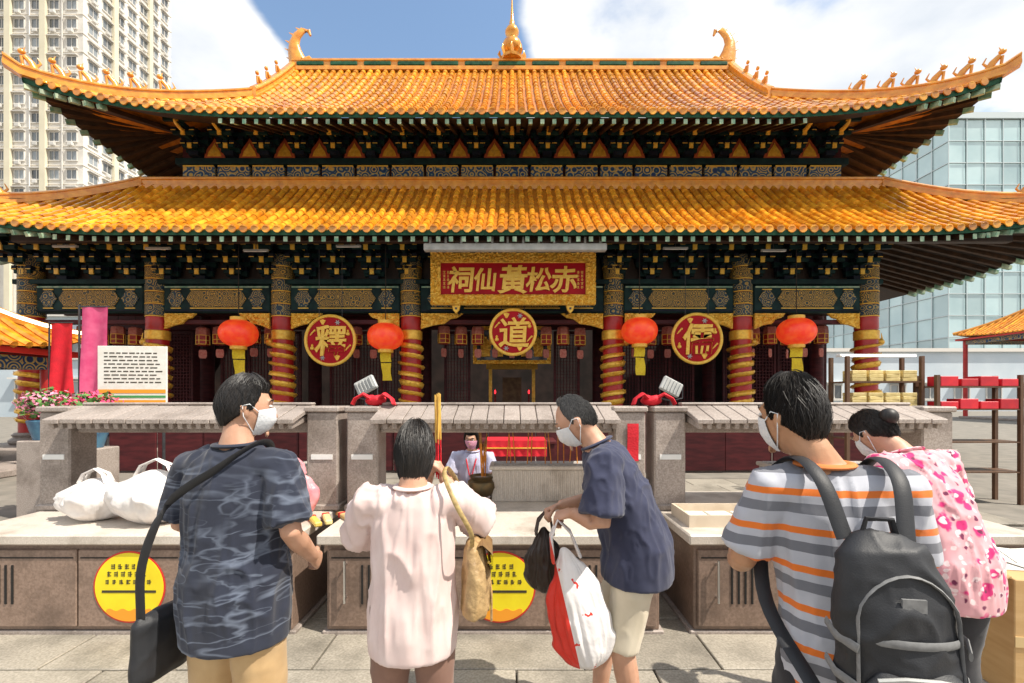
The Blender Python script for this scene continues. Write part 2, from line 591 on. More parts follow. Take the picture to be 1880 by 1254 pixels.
def make_roof(rf, name, step, back, soff_in, wall_y, wall_x):
    b = MB()
    xs = np.linspace(-rf.xc, rf.xc, 101)
    b.grid(lambda x, s: rf.front(x, rf.tend(x) * s) + Vector((0, 0, -0.015)), xs, np.linspace(0, 1, 9))
    for sg in (-1, 1):                                            # side slopes of the hip
        for i in range(1):
            b.grid(lambda f, u: rf.side(sg, (rf.ye + (rf.yt - rf.ye) * rf.th * u) * (1 - f) + (2 * back - rf.ye - (rf.yt - rf.ye) * rf.th * u) * f, u),
                   np.linspace(0, 1, 15), np.linspace(0, 1, 7))
    deck = b.build(name, M_PAN, T, smooth=True, recalc=False)
    # soffit under front and sides
    sb = MB()
    def under(v, k):
        return Vector((v.x, v.y, v.z - k))
    dk = 0.13
    yw = wall_y
    def fsoff(x, s):
        p = rf.front(x, 0)
        te = rf.tend(x)
        y1 = p.y + (yw - rf.ye) * s * min(1.0, te / ((yw - rf.ye) / (rf.yt - rf.ye)))
        return Vector((p.x * (1 - 0.0 * s), y1 + 0.03, p.z - dk + 0.42 * (y1 - p.y)))
    sb.grid(fsoff, xs, np.linspace(0, 1, 5))
    for sg in (-1, 1):
        def ssoff(f, u):
            y0 = rf.ye + (yw - rf.ye) * u
            y = y0 * (1 - f) + (2 * back - rf.ye) * f
            p = rf.side(sg, y, 0)
            xo = rf.xc - (rf.xc - wall_x) * u
            return Vector((p.x - sg * (rf.xc - xo) - sg * 0.03, p.y, p.z - dk + 0.42 * (rf.xc - xo)))
        sb.grid(ssoff, np.linspace(0, 1, 21), np.linspace(0, 1, 5))
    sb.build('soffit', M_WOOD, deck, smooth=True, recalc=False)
    # fascia along front and side eaves
    fb = MB()
    def fas(x, v):
        p = rf.front(x, 0)
        return Vector((p.x, p.y + 0.015 + 0.02 * v, p.z + 0.005 - 0.125 * v))
    fb.grid(fas, xs, (0, 1))
    for sg in (-1, 1):
        def sfas(f, v):
            p = rf.side(sg, rf.ye * (1 - f) + (2 * back - rf.ye) * f, 0)
            return Vector((p.x - sg * (0.015 + 0.02 * v), p.y, p.z - 0.03 - 0.09 * v))
        fb.grid(sfas, np.linspace(0, 1, 25), (0, 1))
    fb.build('fascia', M_GREENGLAZE, deck, recalc=False)
    # tile rows
    n = int(2 * rf.xc / step)
    for i in range(n + 1):
        tile_row(rf, -rf.xc + (i + 0.5) * 2 * rf.xc / (n + 1), deck)
    # rafters with painted ends, sharing one mesh
    rb = MB()
    rl = yw - rf.ye - 0.08
    rb.add([(-0.045, 0, -0.055), (0.045, 0, -0.055), (0.045, 0, 0.055), (-0.045, 0, 0.055),
            (-0.045, rl, -0.055 + 0.42 * rl), (0.045, rl, -0.055 + 0.42 * rl), (0.045, rl, 0.055 + 0.42 * rl), (-0.045, rl, 0.055 + 0.42 * rl)],
           [(4, 5, 6, 7)[::-1], (0, 4, 5, 1)[::-1], (1, 5, 6, 2)[::-1], (2, 6, 7, 3)[::-1], (3, 7, 4, 0)[::-1]], 0)
    rb.add([(-0.047, -0.004, -0.058), (0.047, -0.004, -0.058), (0.047, -0.004, 0.058), (-0.047, -0.004, 0.058), (-0.047, 0.22, -0.058 + 0.092), (0.047, 0.22, -0.058 + 0.092)],
           [(0, 1, 2, 3), (0, 4, 5, 1)], 1)
    rme = rb.mesh('rafter', [M_RAFTER, M_GREENEND])
    o0 = OFF[T.name]
    m = int(2 * rf.xc / 0.29)
    for i in range(m):
        x = -rf.xc + 0.15 + i * 0.29
        if rf.tend(x) < (yw - rf.ye) / (rf.yt - rf.ye) * 0.98:
            continue
        p = rf.front(x, 0)
        link('rafter', rme, deck, (p.x - o0[0], p.y + 0.06 - o0[1], p.z - 0.20 - o0[2]))
    # corner rafters fan out under the upturned corner, same length rule but rotated and sloped to the wall corner
    cme = MB().box(-0.045, 0.045, 0, 1, -0.055, 0.055).box(-0.047, 0.047, -0.006, 0.07, -0.058, 0.05, 1).mesh('rafter', [M_RAFTER, M_GREENEND])
    for sg in (-1, 1):
        wc = Vector((sg * wall_x, wall_y, rf.ze - dk + 0.42 * (wall_y - rf.ye) - 0.06))
        targets = [rf.front(sg * x, 0) for x in np.arange(wall_x + 0.25, rf.xc, 0.29)]
        targets += [rf.side(sg, y, 0) for y in np.arange(rf.ye + 0.2, wall_y + 3.5, 0.33)]
        for tp in targets:
            e = Vector((tp.x, tp.y + 0.03, tp.z - 0.20))
            w2 = wc.copy()
            if tp.y > wall_y:
                w2.y = tp.y
            d = w2 - e
            q = d.to_track_quat('Y', 'Z').to_euler()
            r = link('rafter', cme, deck, tuple(e - Vector(o0)), tuple(q), (1, d.length, 1))
    return deck

UP = Roof(11.0, 8.5, 15.0, 12.34, 11.3, 7.3, 0.45, 6.2, 0.66, 0.28)
LO = Roof(10.3, 5.4, 12.9, 7.55, 14.3, 10.5, 1.0, 9.0, 1.0, 0.4)
up = make_roof(UP, 'upper_roof', 0.245, 15.0, 0, 13.2, 9.55)
lo = make_roof(LO, 'lower_roof', 0.255, 16.4, 0, 12.75, 10.4)

def ridge_line(pts, w, h, name, parent, m=M_RIDGE):
    """Moulded ridge: stacked courses swept along pts."""
    b = MB()
    pts = [Vector(p) for p in pts]
    prof = [(-w, 0), (-w, h * 0.28), (-w * 0.72, h * 0.32), (-w * 0.72, h * 0.68), (-w * 0.95, h * 0.72), (-w * 0.95, h * 0.84), (-w * 0.5, h),
            (w * 0.5, h), (w * 0.95, h * 0.84), (w * 0.95, h * 0.72), (w * 0.72, h * 0.68), (w * 0.72, h * 0.32), (w, h * 0.28), (w, 0)]
    k = len(prof)
    vs = []
    for i, p in enumerate(pts):
        t = (pts[min(i + 1, len(pts) - 1)] - pts[max(i - 1, 0)])
        s = Vector((t.y, -t.x, 0)).normalized()
        for a, c in prof:
            vs.append(p + s * a + Vector((0, 0, c)))
    fs = []
    for i in range(len(pts) - 1):
        for j in range(k):
            j2 = (j + 1) % k
            fs.append((i * k + j, i * k + j2, (i + 1) * k + j2, (i + 1) * k + j))
    fs.append(tuple(range(k)))
    fs.append(tuple((len(pts) - 1) * k + j for j in range(k))[::-1])
    b.add(vs, fs)
    return b.build(name, m, parent)

ridge_line([(x, 15.0, 12.28) for x in np.linspace(-7.2, 7.2, 9)], 0.16, 0.42, 'main_ridge', up)
for k in range(13):                                                 # relief panels along the main ridge
    x = -6.6 + k * 1.1
    MB().box(x - 0.44, x + 0.44, 14.84, 14.9, 12.43, 12.55).build('ridge_panel', M_GREENGLAZE, up, bevel=0.015)
# gable ridges running down to the hip, and hip ridges to the upturned corners
for sg in (-1, 1):
    gp = [UP.front(sg * (7.2 + 0.1 * (1 - t)), t) + Vector((0, 0, 0.02)) for t in np.linspace(1, 0.43, 9)]
    ridge_line(gp, 0.13, 0.34, 'gable_ridge', up)
    hp = [UP.front(sg * (UP.xc - (UP.xc - UP.xh) * k), UP.th * k) + Vector((0, 0, 0.0)) for k in np.linspace(1.0, 0.0, 15)]
    tip = hp[-1] + Vector((sg * 0.22, -0.18, 0.14))
    ridge_line(hp + [tip], 0.12, 0.28, 'hip_ridge', up)
    hl = [LO.front(sg * (LO.xc - (LO.xc - LO.xh) * k), k) for k in np.linspace(1.0, 0.0, 15)]
    ridge_line(hl + [hl[-1] + Vector((sg * 0.25, -0.2, 0.16))], 0.12, 0.28, 'hip_ridge', lo)
ridge_line([(x, 12.98, 7.44) for x in (-10.5, -5, 0, 5, 10.5)], 0.20, 0.40, 'wall_ridge', lo)

# ridge-end dragon fish, curled tails up
def fish(sg):
    b = MB()
    base = Vector((sg * 7.0, 15.0, 12.3))
    path = [(0, 0.15), (0.10, 0.45), (0.20, 0.8), (0.22, 1.12), (0.10, 1.42), (-0.12, 1.62), (-0.36, 1.60), (-0.42, 1.42)]
    rad = [(0.36, 0.17), (0.34, 0.17), (0.27, 0.15), (0.21, 0.12), (0.17, 0.10), (0.13, 0.08), (0.09, 0.06), (0.04, 0.04)]
    b.tube([base + Vector((sg * a, 0, c)) for a, c in path], rad, 10, right=(1, 0, 0))
    # open jaw facing inward, fins along the back
    b.tube([base + Vector((-sg * 0.1, 0, 0.36)), base + Vector((-sg * 0.42, 0, 0.50)), base + Vector((-sg * 0.52, 0, 0.44))], [(0.12, 0.14), (0.08, 0.12), (0.03, 0.05)], 8)
    b.tube([base + Vector((-sg * 0.1, 0, 0.14)), base + Vector((-sg * 0.40, 0, 0.12)), base + Vector((-sg * 0.5, 0, 0.2))], [(0.10, 0.13), (0.06, 0.11), (0.03, 0.05)], 8)
    for k in range(6):
        a, c = path[1 + k] if k < 6 else path[6]
        q = base + Vector((sg * (a + 0.22 - 0.02 * k), 0, c))
        b.tube([q - Vector((sg * 0.08, 0, 0)), q + Vector((sg * (0.20 - 0.015 * k), 0, 0.12))], [(0.09, 0.05), (0.012, 0.012)], 6)
    b.sphere(base + Vector((-sg * 0.16, -0.15, 0.42)), 0.05, 8, 6)
    b.v = [tuple(base + (Vector(q) - base) * 0.84) for q in b.v]
    b.build('ridge_dragon_fish', M_RIDGE, up, smooth=60)
fish(-1)
fish(1)
# figures riding the hip and gable ridges
fig = MB()
fig.tube([(0, 0.12, 0), (0, 0.06, 0.12), (0, -0.04, 0.22)], [(0.06, 0.09), (0.06, 0.07), (0.045, 0.05)], 8)
fig.sphere((0, -0.08, 0.29), (0.05, 0.065, 0.055), 8, 6)
fig.tube([(0, -0.06, 0.02), (0, -0.08, 0.2)], [0.028, 0.03], 6)
fig.tube([(0, 0.12, 0.04), (0, 0.2, 0.16), (0, 0.15, 0.26)], [0.03, 0.022, 0.01], 6)
fig.tube([(0, -0.06, 0.32), (0, -0.03, 0.40)], [0.02, 0.006], 5)
fme = fig.mesh('ridge_beast', M_RIDGE, smooth=50)
o0 = Vector(OFF[T.name])
for rf, dk, ks in ((UP, up, (0.02, 0.12, 0.22, 0.32, 0.42, 0.55)), (LO, lo, (0.05, 0.17, 0.29, 0.41))):
    for sg in (-1, 1):
        for k in ks:
            p = rf.front(sg * (rf.xc - (rf.xc - rf.xh) * k), rf.th * k) + Vector((0, 0, 0.26))
            link('ridge_beast', fme, dk, tuple(p - o0), (0, 0, sg * R(50)), (1.15, 1.15, 1.15))
for sg in (-1, 1):
    for t in (0.5, 0.62, 0.76):
        p = UP.front(sg * 7.24, t) + Vector((0, 0, 0.32))
        link('ridge_beast', fme, up, tuple(p - o0), (0, 0, 0))
# gilded finial: gourd on lotus base drawn out to a spire
b = MB()
prof = [(0.34, 0.0), (0.36, 0.08), (0.24, 0.14), (0.20, 0.24), (0.30, 0.32), (0.34, 0.46), (0.28, 0.62), (0.16, 0.72), (0.14, 0.78), (0.22, 0.88), (0.23, 0.98), (0.16, 1.10),
        (0.08, 1.18), (0.09, 1.26), (0.06, 1.36), (0.035, 1.7), (0.012, 2.25), (0.004, 2.35)]
b.lathe(prof, (0, 15.0, 12.66), 20)
fin = b.build('finial', M_FIN, up, smooth=60)
for k in range(8):
    a = k * math.pi / 4
    MB().tube([(0.30 * math.cos(a), 15 + 0.30 * math.sin(a), 12.7), (0.42 * math.cos(a), 15 + 0.42 * math.sin(a), 12.86), (0.40 * math.cos(a), 15 + 0.40 * math.sin(a), 13.0)],
              [(0.10, 0.03), (0.08, 0.025), (0.015, 0.01)], 8).build('lotus_petal', M_FIN, up, smooth=True)

# gable ends of the upper roof, upper wall with painted frieze
for sg in (-1, 1):
    MB().add([(sg * 7.15, 12.7, 9.9), (sg * 7.15, 17.3, 9.9), (sg * 7.15, 15, 12.3)], [(0, 1, 2)]).build('gable_panel', M_RED, up)
MB().box(-9.55, 9.55, 13.2, 17, 7.0, 9.6).build('upper_wall', M_MAROON, T)

def scroll_mat(name, base, c1, c2, scale, gold=(0.62, 0.36, 0.07)):
    m = mat(name, base, 0.5)
    t, n, l, p = nodes_of(m)
    geo = n('ShaderNodeNewGeometry')
    vo = n('ShaderNodeTexVoronoi')
    vo.inputs['Scale'].default_value = scale
    vo.inputs['Randomness'].default_value = 0.55
    l(geo.outputs['Position'], vo.inputs['Vector'])
    w = n('ShaderNodeMath'); w.operation = 'MULTIPLY'; w.inputs[1].default_value = 26.0
    l(vo.outputs['Distance'], w.inputs[0])
    sn = n('ShaderNodeMath'); sn.operation = 'SINE'
    l(w.outputs[0], sn.inputs[0])
    rp = n('ShaderNodeValToRGB')
    e = rp.color_ramp.elements
    e[0].position = 0.0; e[0].color = (*c1, 1)
    e[1].position = 1.0; e[1].color = (*gold, 1)
    x = e.new(0.42); x.color = (*base, 1)
    x = e.new(0.62); x.color = (*c2, 1)
    mr_ = n('ShaderNodeMapRange')
    mr_.inputs['From Min'].default_value = -1
    l(sn.outputs[0], mr_.inputs['Value'])
    l(mr_.outputs[0], rp.inputs[0])
    l(rp.outputs[0], p.inputs['Base Color'])
    bp = n('ShaderNodeBump'); bp.inputs['Strength'].default_value = 0.4; bp.inputs['Distance'].default_value = 0.02
    l(mr_.outputs[0], bp.inputs['Height'])
    l(bp.outputs[0], p.inputs['Normal'])
    return m
M_FRIEZE = scroll_mat('painted_frieze', (0.02, 0.10, 0.13), (0.015, 0.035, 0.14), (0.22, 0.26, 0.22), 4.2)
M_BEAMGOLD = scroll_mat('painted_gold_panel', (0.12, 0.075, 0.018), (0.015, 0.05, 0.05), (0.34, 0.20, 0.035), 7.5)
M_BEAMTEAL = scroll_mat('painted_teal_panel', (0.010, 0.06, 0.068), (0.008, 0.02, 0.06), (0.08, 0.15, 0.13), 6.0, (0.45, 0.26, 0.05))
for k in range(19):
    x = -9.0 + k
    fr = MB().box(x - 0.46, x + 0.46, 13.06, 13.2, 7.72, 8.22).build('frieze_panel', M_FRIEZE, T, bevel=0.012)
    for z in (7.72, 8.20):
        MB().box(x - 0.44, x + 0.44, 13.035, 13.058, z + 0.0, z + 0.03).build('gold_strip', M_GOLDFLAT, fr)
MB().box(-9.62, 9.62, 12.98, 13.2, 8.24, 8.42).build('upper_tie_beam', M_TEAL, T, bevel=0.01)

# bracket sets
def bracket_mesh(tiers, w0, dw, dz):
    b = MB()
    b.box(-0.13, 0.13, -0.13, 0.13, 0, 0.12, 1)
    z = 0.12
    for k in range(tiers):
        w = w0 + dw * k
        d = 0.28 + 0.26 * k
        b.box(-w, w, -0.05, 0.05, z, z + dz * 0.55, 0)                  # arm along the wall
        b.box(-0.05, 0.05, -d, 0.1, z + 0.004, z + dz * 0.55 - 0.004, 0)      # arm reaching out
        b.box(-0.054, 0.054, -d - 0.01, -d + 0.03, z, z + dz * 0.5, 2)
        b.box(-w * 0.8, w * 0.8, -d + 0.02, -d + 0.10, z + dz * 0.12, z + dz * 0.5, 0)
        for sx in (-w + 0.06, 0, w - 0.06):
            b.box(sx - 0.075, sx + 0.075, -0.075, 0.075, z + dz * 0.55, z + dz, 1)
        for sx in (-w * 0.7, 0, w * 0.7):
            b.box(sx - 0.065, sx + 0.065, -d - 0.01, -d + 0.13, z + dz * 0.5, z + dz * 0.95, 1)
            b.box(sx - 0.067, sx + 0.067, -d - 0.014, -d - 0.009, z + dz * 0.52, z + dz * 0.60, 2)
        z += dz
    b.tube([(0, -0.2, z - dz * 1.2), (0, -0.62, z - dz * 1.5), (0, -0.8, z - dz * 1.25), (0, -0.86, z - dz)], [(0.045, 0.07), (0.045, 0.06), (0.04, 0.05), (0.02, 0.02)], 6, 2)
    return b.mesh('bracket_set', [M_TEAL, M_BLUE, M_GOLDFLAT])
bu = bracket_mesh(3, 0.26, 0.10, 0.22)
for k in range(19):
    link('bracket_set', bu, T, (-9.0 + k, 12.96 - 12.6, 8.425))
# flame-shaped boards between the upper bracket sets
fl = MB().prism([(-0.3, 0), (0.3, 0), (0.27, 0.16), (0.16, 0.34), (0.06, 0.46), (0, 0.56), (-0.06, 0.46), (-0.16, 0.34), (-0.27, 0.16)], -0.02, 0.02)
fl.prism([(-0.2, 0.04), (0.2, 0.04), (0.16, 0.17), (0.05, 0.32), (0, 0.42), (-0.05, 0.32), (-0.16, 0.17)], -0.035, -0.021, 1)
flm = fl.mesh('flame_board', [mat('orange_board', (0.42, 0.09, 0.02), 0.5, col2=(0.30, 0.05, 0.02), scale=6), M_GOLD])
for k in range(18):
    link('flame_board', flm, T, (-8.5 + k, 13.02 - 12.6, 8.425))

# columns
XC = [2.79, 6.34, 9.81]
YC = 12.6
def column(x):
    c = MB()
    c.lathe([(0.27, 0.32), (0.27, 3.4), (0.265, 4.9)], (x, YC, FLZ), 24)
    col = c.build('column', M_RED, T, smooth=True)
    MB().lathe([(0.42, 0), (0.46, 0.06), (0.46, 0.12), (0.36, 0.2), (0.40, 0.26), (0.34, 0.32)], (x, YC, FLZ), 20).build('column_base', M_GRANITE, col, smooth=30)
    # gilded dragon winding round the shaft
    d = MB()
    turns, z0, z1 = 9.0, 0.75, 3.05
    n = 240
    ph0 = 0 if x > 0 else math.pi
    sgn = 1 if x > 0 else -1
    pts, rad = [], []
    for i in range(n + 1):
        f = i / n
        a = ph0 + sgn * turns * 2 * math.pi * f
        r = 0.285 + 0.012 * math.sin(f * 90)
        pts.append((x + r * math.cos(a), YC + r * math.sin(a), z0 + (z1 - z0) * f))
        taper = min(1, f * 6) * min(1, (1 - f) * 12 + 0.5)
        rad.append((0.028 + 0.05 * taper) * (1 + 0.12 * (i % 2)))
    d.tube(pts, [(q * 0.55, q) for q in rad], 8)
    for i in range(6, n - 4, 3):                                     # back fins
        p = Vector(pts[i])
        o = (p - Vector((x, YC, p.z))).normalized()
        d.tube([p + o * 0.02, p + o * 0.06 + Vector((0, 0, 0.04))], [0.025, 0.005], 5)
    h = Vector(pts[-1])
    o = (h - Vector((x, YC, h.z))).normalized()
    d.sphere(h + o * 0.06 + Vector((0, 0, 0.06)), (0.13, 0.13, 0.11), 10, 8)
    for q in (-1, 1):
        d.tube([h + o * 0.1 + Vector((0.05 * q, 0, 0.12)), h + Vector((0.12 * q, 0, 0.32))], [0.03, 0.006], 5)
    d.build('dragon_relief', M_GOLD, col, smooth=60)
    MB().lathe([(0.285, 0), (0.30, 0.02), (0.30, 0.24), (0.285, 0.26)], (x, YC, 3.16), 24).build('gold_band', M_GOLD, col, smooth=30)
    MB().lathe([(0.275, 0), (0.28, 0.02), (0.28, 0.28), (0.275, 0.3)], (x, YC, 3.46), 24).build('red_band', M_RED, col, smooth=30)
    for k in range(5):
        z = 3.82 + k * 0.34
        MB().lathe([(0.28, 0), (0.292, 0.015), (0.292, 0.285), (0.28, 0.30)], (x, YC, z), 24).build('painted_band', [M_BEAMTEAL, M_BEAMGOLD][k % 2], col, smooth=30)
        MB().lathe([(0.295, 0), (0.298, 0.01), (0.295, 0.022)], (x, YC, z - 0.03), 24).build('gold_ring', M_GOLDFLAT, col, smooth=30)
for x in XC:
    column(x)
    column(-x)
column(-13.3)

# painted tie beams, bay by bay
edges = [-13.3, -9.81, -6.34, -2.79, 2.79, 6.34, 9.81]
for a, c in zip(edges[:-1], edges[1:]):
    x0, x1 = a + 0.275, c - 0.275
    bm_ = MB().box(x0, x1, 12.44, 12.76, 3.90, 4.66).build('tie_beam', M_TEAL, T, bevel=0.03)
    wd = x1 - x0
    secs = [(0.04, 0.20, M_BEAMTEAL), (0.22, 0.78, M_BEAMGOLD), (0.80, 0.96, M_BEAMTEAL)]
    for s0, s1, m in secs:
        q0, q1 = x0 + wd * s0, x0 + wd * s1
        MB().prism([(q0, 4.28), (q0 + 0.14, 4.50), (q1 - 0.14, 4.50), (q1, 4.28), (q1 - 0.14, 4.06), (q0 + 0.14, 4.06)], 12.415, 12.438).build('painted_panel', m, bm_)
        for z in (4.53, 4.02):
            MB().box(q0 + 0.1, q1 - 0.1, 12.418, 12.438, z - 0.012, z + 0.012).build('gold_strip', M_GOLDFLAT, bm_)
    for z, mm in ((4.60, M_GREENEND), (3.955, M_BLUE)):
        MB().box(x0 + 0.04, x1 - 0.04, 12.425, 12.438, z - 0.02, z + 0.02).build('painted_strip', mm, bm_)
    MB().box(x0, x1, 12.52, 12.68, 3.60, 3.72).build('lower_rail', M_MAROON, T, bevel=0.01)
MB().box(-13.6, 10.1, 12.36, 12.8, 4.67, 4.80).build('plate_beam', M_TEAL, T, bevel=0.01)
MB().box(-10.4, 10.4, 12.5, 12.7, 5.85, 6.3).build('eave_purlin', M_WOOD, T, bevel=0.02)
MB().box(-12.6, 12.6, 11.42, 11.62, 5.50, 5.70).build('eave_purlin', M_WOOD, T, bevel=0.02)
bl = bracket_mesh(4, 0.28, 0.09, 0.25)
for k in range(25):
    x = -13.3 + k * 0.95
    if abs(x) < 2.05:
        pass
    link('bracket_set', bl, T, (x, 0.0, 4.803))
MB().box(-13.5, 10.2, 12.74, 12.86, 4.8, 5.75).build('bracket_backboard', M_WOOD, T)
# carved gilt corbels in the corners under the beams
def relief(poly, y0, depth, seed, nx=46, nz=22):
    """Carved openwork look: polygon filled with a relief height field facing -Y."""
    xs = [p[0] for p in poly]; zs = [p[1] for p in poly]
    x0, x1, z0, z1 = min(xs), max(xs), min(zs), max(zs)
    def inside(x, z):
        r = False
        j = len(poly) - 1
        for i in range(len(poly)):
            if (poly[i][1] > z) != (poly[j][1] > z) and x < (poly[j][0] - poly[i][0]) * (z - poly[i][1]) / (poly[j][1] - poly[i][1]) + poly[i][0]:
                r = not r
            j = i
        return r
    gx = np.linspace(x0, x1, nx); gz = np.linspace(z0, z1, nz)
    X, Z = np.meshgrid(gx, gz, indexing='ij')
    q = np.stack([X.ravel() * 14, Z.ravel() * 14, np.full(X.size, seed * 1.7)], 1)
    n1_ = vnoise(q)
    sw = np.sin(q[:, 0] * 1.4 + 7 * n1_) * np.sin(q[:, 1] * 1.4 + 7 * vnoise(q + 31))
    H = (depth * (0.35 + 0.65 * np.abs(sw))).reshape(X.shape)
    b = MB()
    vs = [(X[i, j], y0 - H[i, j], Z[i, j]) for i in range(nx) for j in range(nz)]
    fs = []
    for i in range(nx - 1):
        for j in range(nz - 1):
            if inside((gx[i] + gx[i + 1]) / 2, (gz[j] + gz[j + 1]) / 2):
                fs.append((i * nz + j, (i + 1) * nz + j, (i + 1) * nz + j + 1, i * nz + j + 1))
    b.add(vs, fs)
    return b
for x in edges:
    for sg in (-1, 1):
        if abs(x + sg) > 9.9:
            continue
        x0 = x + sg * 0.30
        ln = 1.15 if abs(x) < 3 and abs(x + sg) < abs(x) else 0.85
        poly = [(x0, 3.88), (x0 + sg * ln, 3.88), (x0 + sg * ln * 0.86, 3.76), (x0 + sg * ln * 0.7, 3.73), (x0 + sg * ln * 0.55, 3.60), (x0 + sg * ln * 0.3, 3.56), (x0, 3.46)]
        cb = MB().prism(poly, 12.47, 12.515).build('corbel', M_GOLDFLAT, T)
        relief(poly, 12.465, 0.05, x + sg, 44, 18).build('carving', M_GOLD, cb, recalc=False)

# doors at the back of the porch, dark interior
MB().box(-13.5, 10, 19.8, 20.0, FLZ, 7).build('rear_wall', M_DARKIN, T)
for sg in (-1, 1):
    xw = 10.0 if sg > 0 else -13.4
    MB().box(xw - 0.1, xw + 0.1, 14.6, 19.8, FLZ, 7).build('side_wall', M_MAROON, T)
MB().box(-13.29, 9.89, 14.55, 14.75, 3.75, 7).build('door_header', M_MAROON, T)
leaf = MB().box(-0.42, 0.42, -0.03, 0.03, 0.0, 1.0)
for x0, x1, z0, z1 in ((-0.42, -0.34, 1.0, 3.4), (0.34, 0.42, 1.0, 3.4), (-0.34, 0.34, 3.3, 3.4)):
    leaf.box(x0, x1, -0.03, 0.03, z0, z1)
leaf.box(-0.30, 0.30, -0.045, -0.031, 0.12, 0.88)
leaf_me = leaf.mesh('door_leaf', M_MAROON, bevel=0.008)
lat = MB()
for k in range(7):
    x = -0.30 + k * 0.1
    lat.box(x - 0.012, x + 0.012, -0.015, 0.015, 1.0, 3.3)
for k in range(22):
    z = 1.06 + k * 0.104
    lat.box(-0.338, 0.338, -0.01, 0.01, z, z + 0.02)
lat_me = lat.mesh('lattice', M_MAROON)
for a, c in zip(edges[:-1], edges[1:]):
    n = int((c - a - 0.5) / 0.88)
    mid = (a + c) / 2
    for k in range(n):
        x = mid + (k - (n - 1) / 2) * 0.88
        if abs(x) < 0.95:
            continue
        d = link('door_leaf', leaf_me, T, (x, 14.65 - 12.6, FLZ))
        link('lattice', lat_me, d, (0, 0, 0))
    for x in (a, c):
        MB().lathe([(0.2, 0), (0.2, 4.2)], (x, 14.65, FLZ), 16).build('inner_post', M_MAROON, T, smooth=True)
# hanging board inside, behind the round sign: black field, carved gilt frame
bd = MB().box(-1.15, 1.15, 14.28, 14.34, 2.72, 3.70).build('inner_board', M_BLACKLAC, T)
for x0, x1, z0, z1 in ((-1.22, 1.22, 2.62, 2.74), (-1.22, 1.22, 3.68, 3.8), (-1.22, -1.10, 2.741, 3.679), (1.10, 1.22, 2.741, 3.679)):
    relief([(x0, z0), (x1, z0), (x1, z1), (x0, z1)], 14.27, 0.06, x0, max(8, int((x1 - x0) * 30)), max(8, int((z1 - z0) * 30))).build('gilt_frame', M_GOLD, bd, recalc=False)
for k, x in enumerate((-0.82, -0.42, 0.42, 0.82)):
    relief([(x - 0.13, 2.85), (x + 0.13, 2.85), (x + 0.16, 3.2), (x, 3.5), (x - 0.16, 3.2)], 14.275, 0.05, k, 14, 20).build('gilt_ornament', M_GOLD, bd, recalc=False)
# altar in the opening
al = MB().box(-0.85, 0.85, 16.6, 17.2, FLZ, 1.35).build('inner_altar', M_MAROON, T, bevel=0.02)
relief([(-0.85, 0.9), (0.85, 0.9), (0.85, 1.34), (-0.85, 1.34)], 16.59, 0.05, 4, 50, 16).build('altar_carving', M_GOLD, al, recalc=False)
for sg in (-1, 1):
    MB().box(sg * 0.8 - 0.06, sg * 0.8 + 0.06, 16.9, 17.0, 1.36, 2.6).build('shrine_post', M_GOLD, al)
    MB().lathe([(0.03, 0), (0.03, 0.32)], (sg * 0.62, 16.75, 1.36), 8).build('candle', M_LANTDK, al)
    MB().lathe([(0.012, 0), (0.028, 0.03), (0.028, 0.10), (0.004, 0.15)], (sg * 0.62, 16.75, 1.69), 8).build('candle_lamp', M_REDLED, al)
MB().box(-0.95, 0.95, 16.85, 17.05, 2.6, 2.8).build('shrine_header', M_GOLD, al)
MB().box(-0.35, 0.35, 17.02, 17.1, 1.36, 2.3).build('shrine_panel', mat('dim_gold_panel', (0.22, 0.13, 0.05), 0.6, col2=(0.12, 0.06, 0.02), scale=6), al)

# ================================================================ signs and lanterns of the porch
pl = thing('name_plaque', 'long red name plaque with gold characters in a carved gilt frame', 'plaque', (0, 11.6, 3.94), world=True)
x0, x1, z0, z1 = -2.07, 2.13, 3.95, 5.27
MB().box(x0 + 0.2, x1 - 0.2, 11.62, 11.72, z0 + 0.2, z1 - 0.2).build('board', M_PLAQUE, pl)
fw = 0.25
for k, (a, c, d, e) in enumerate(((x0, x1, z1 - fw, z1), (x0, x1, z0, z0 + fw), (x0, x0 + fw, z0 + fw, z1 - fw), (x1 - fw, x1, z0 + fw, z1 - fw))):
    f = MB().box(a, c, 11.60 - 0.002 * (k > 1), 11.70, d, e).build('frame_rail', M_GOLDFLAT, pl, bevel=0.01)
    relief([(a, d), (c, d), (c, e), (a, e)], 11.595, 0.075, k * 3.1, max(12, int((c - a) * 34)), max(12, int((e - d) * 34))).build('carving', M_GOLD, f, recalc=False)
for k, (ch, px) in enumerate(zip('祠仙黃松赤', (847, 891, 941, 989, 1035))):
    me = text_mesh(ch, (0.66, 0.58, 0.72, 0.62, 0.68)[k], 0.03, M_GOLDFLAT, offset=0.022, shear=0.12, wob=0.07)
    link('character', me, pl, ((px - CX) / FPX * 11.6, 0.02, CAMZ + (HY - 513) / FPX * 11.6 - 3.94))
for sx in (-1.68, 1.74):                                              # small vertical inscriptions, too fine to read
    ins = MB()
    for c_ in (-0.05, 0.05):
        for k in range(5):
            z = 4.40 + k * 0.095
            for q in range(3):
                ins.cbox((sx + c_, 11.612, z + (q - 1) * 0.024), (random.uniform(0.03, 0.07), 0.012, 0.009))
            ins.cbox((sx + c_ + random.uniform(-0.015, 0.015), 11.611, z), (0.009, 0.012, 0.066))
    ins.build('small_inscription', M_GOLDFLAT, pl)
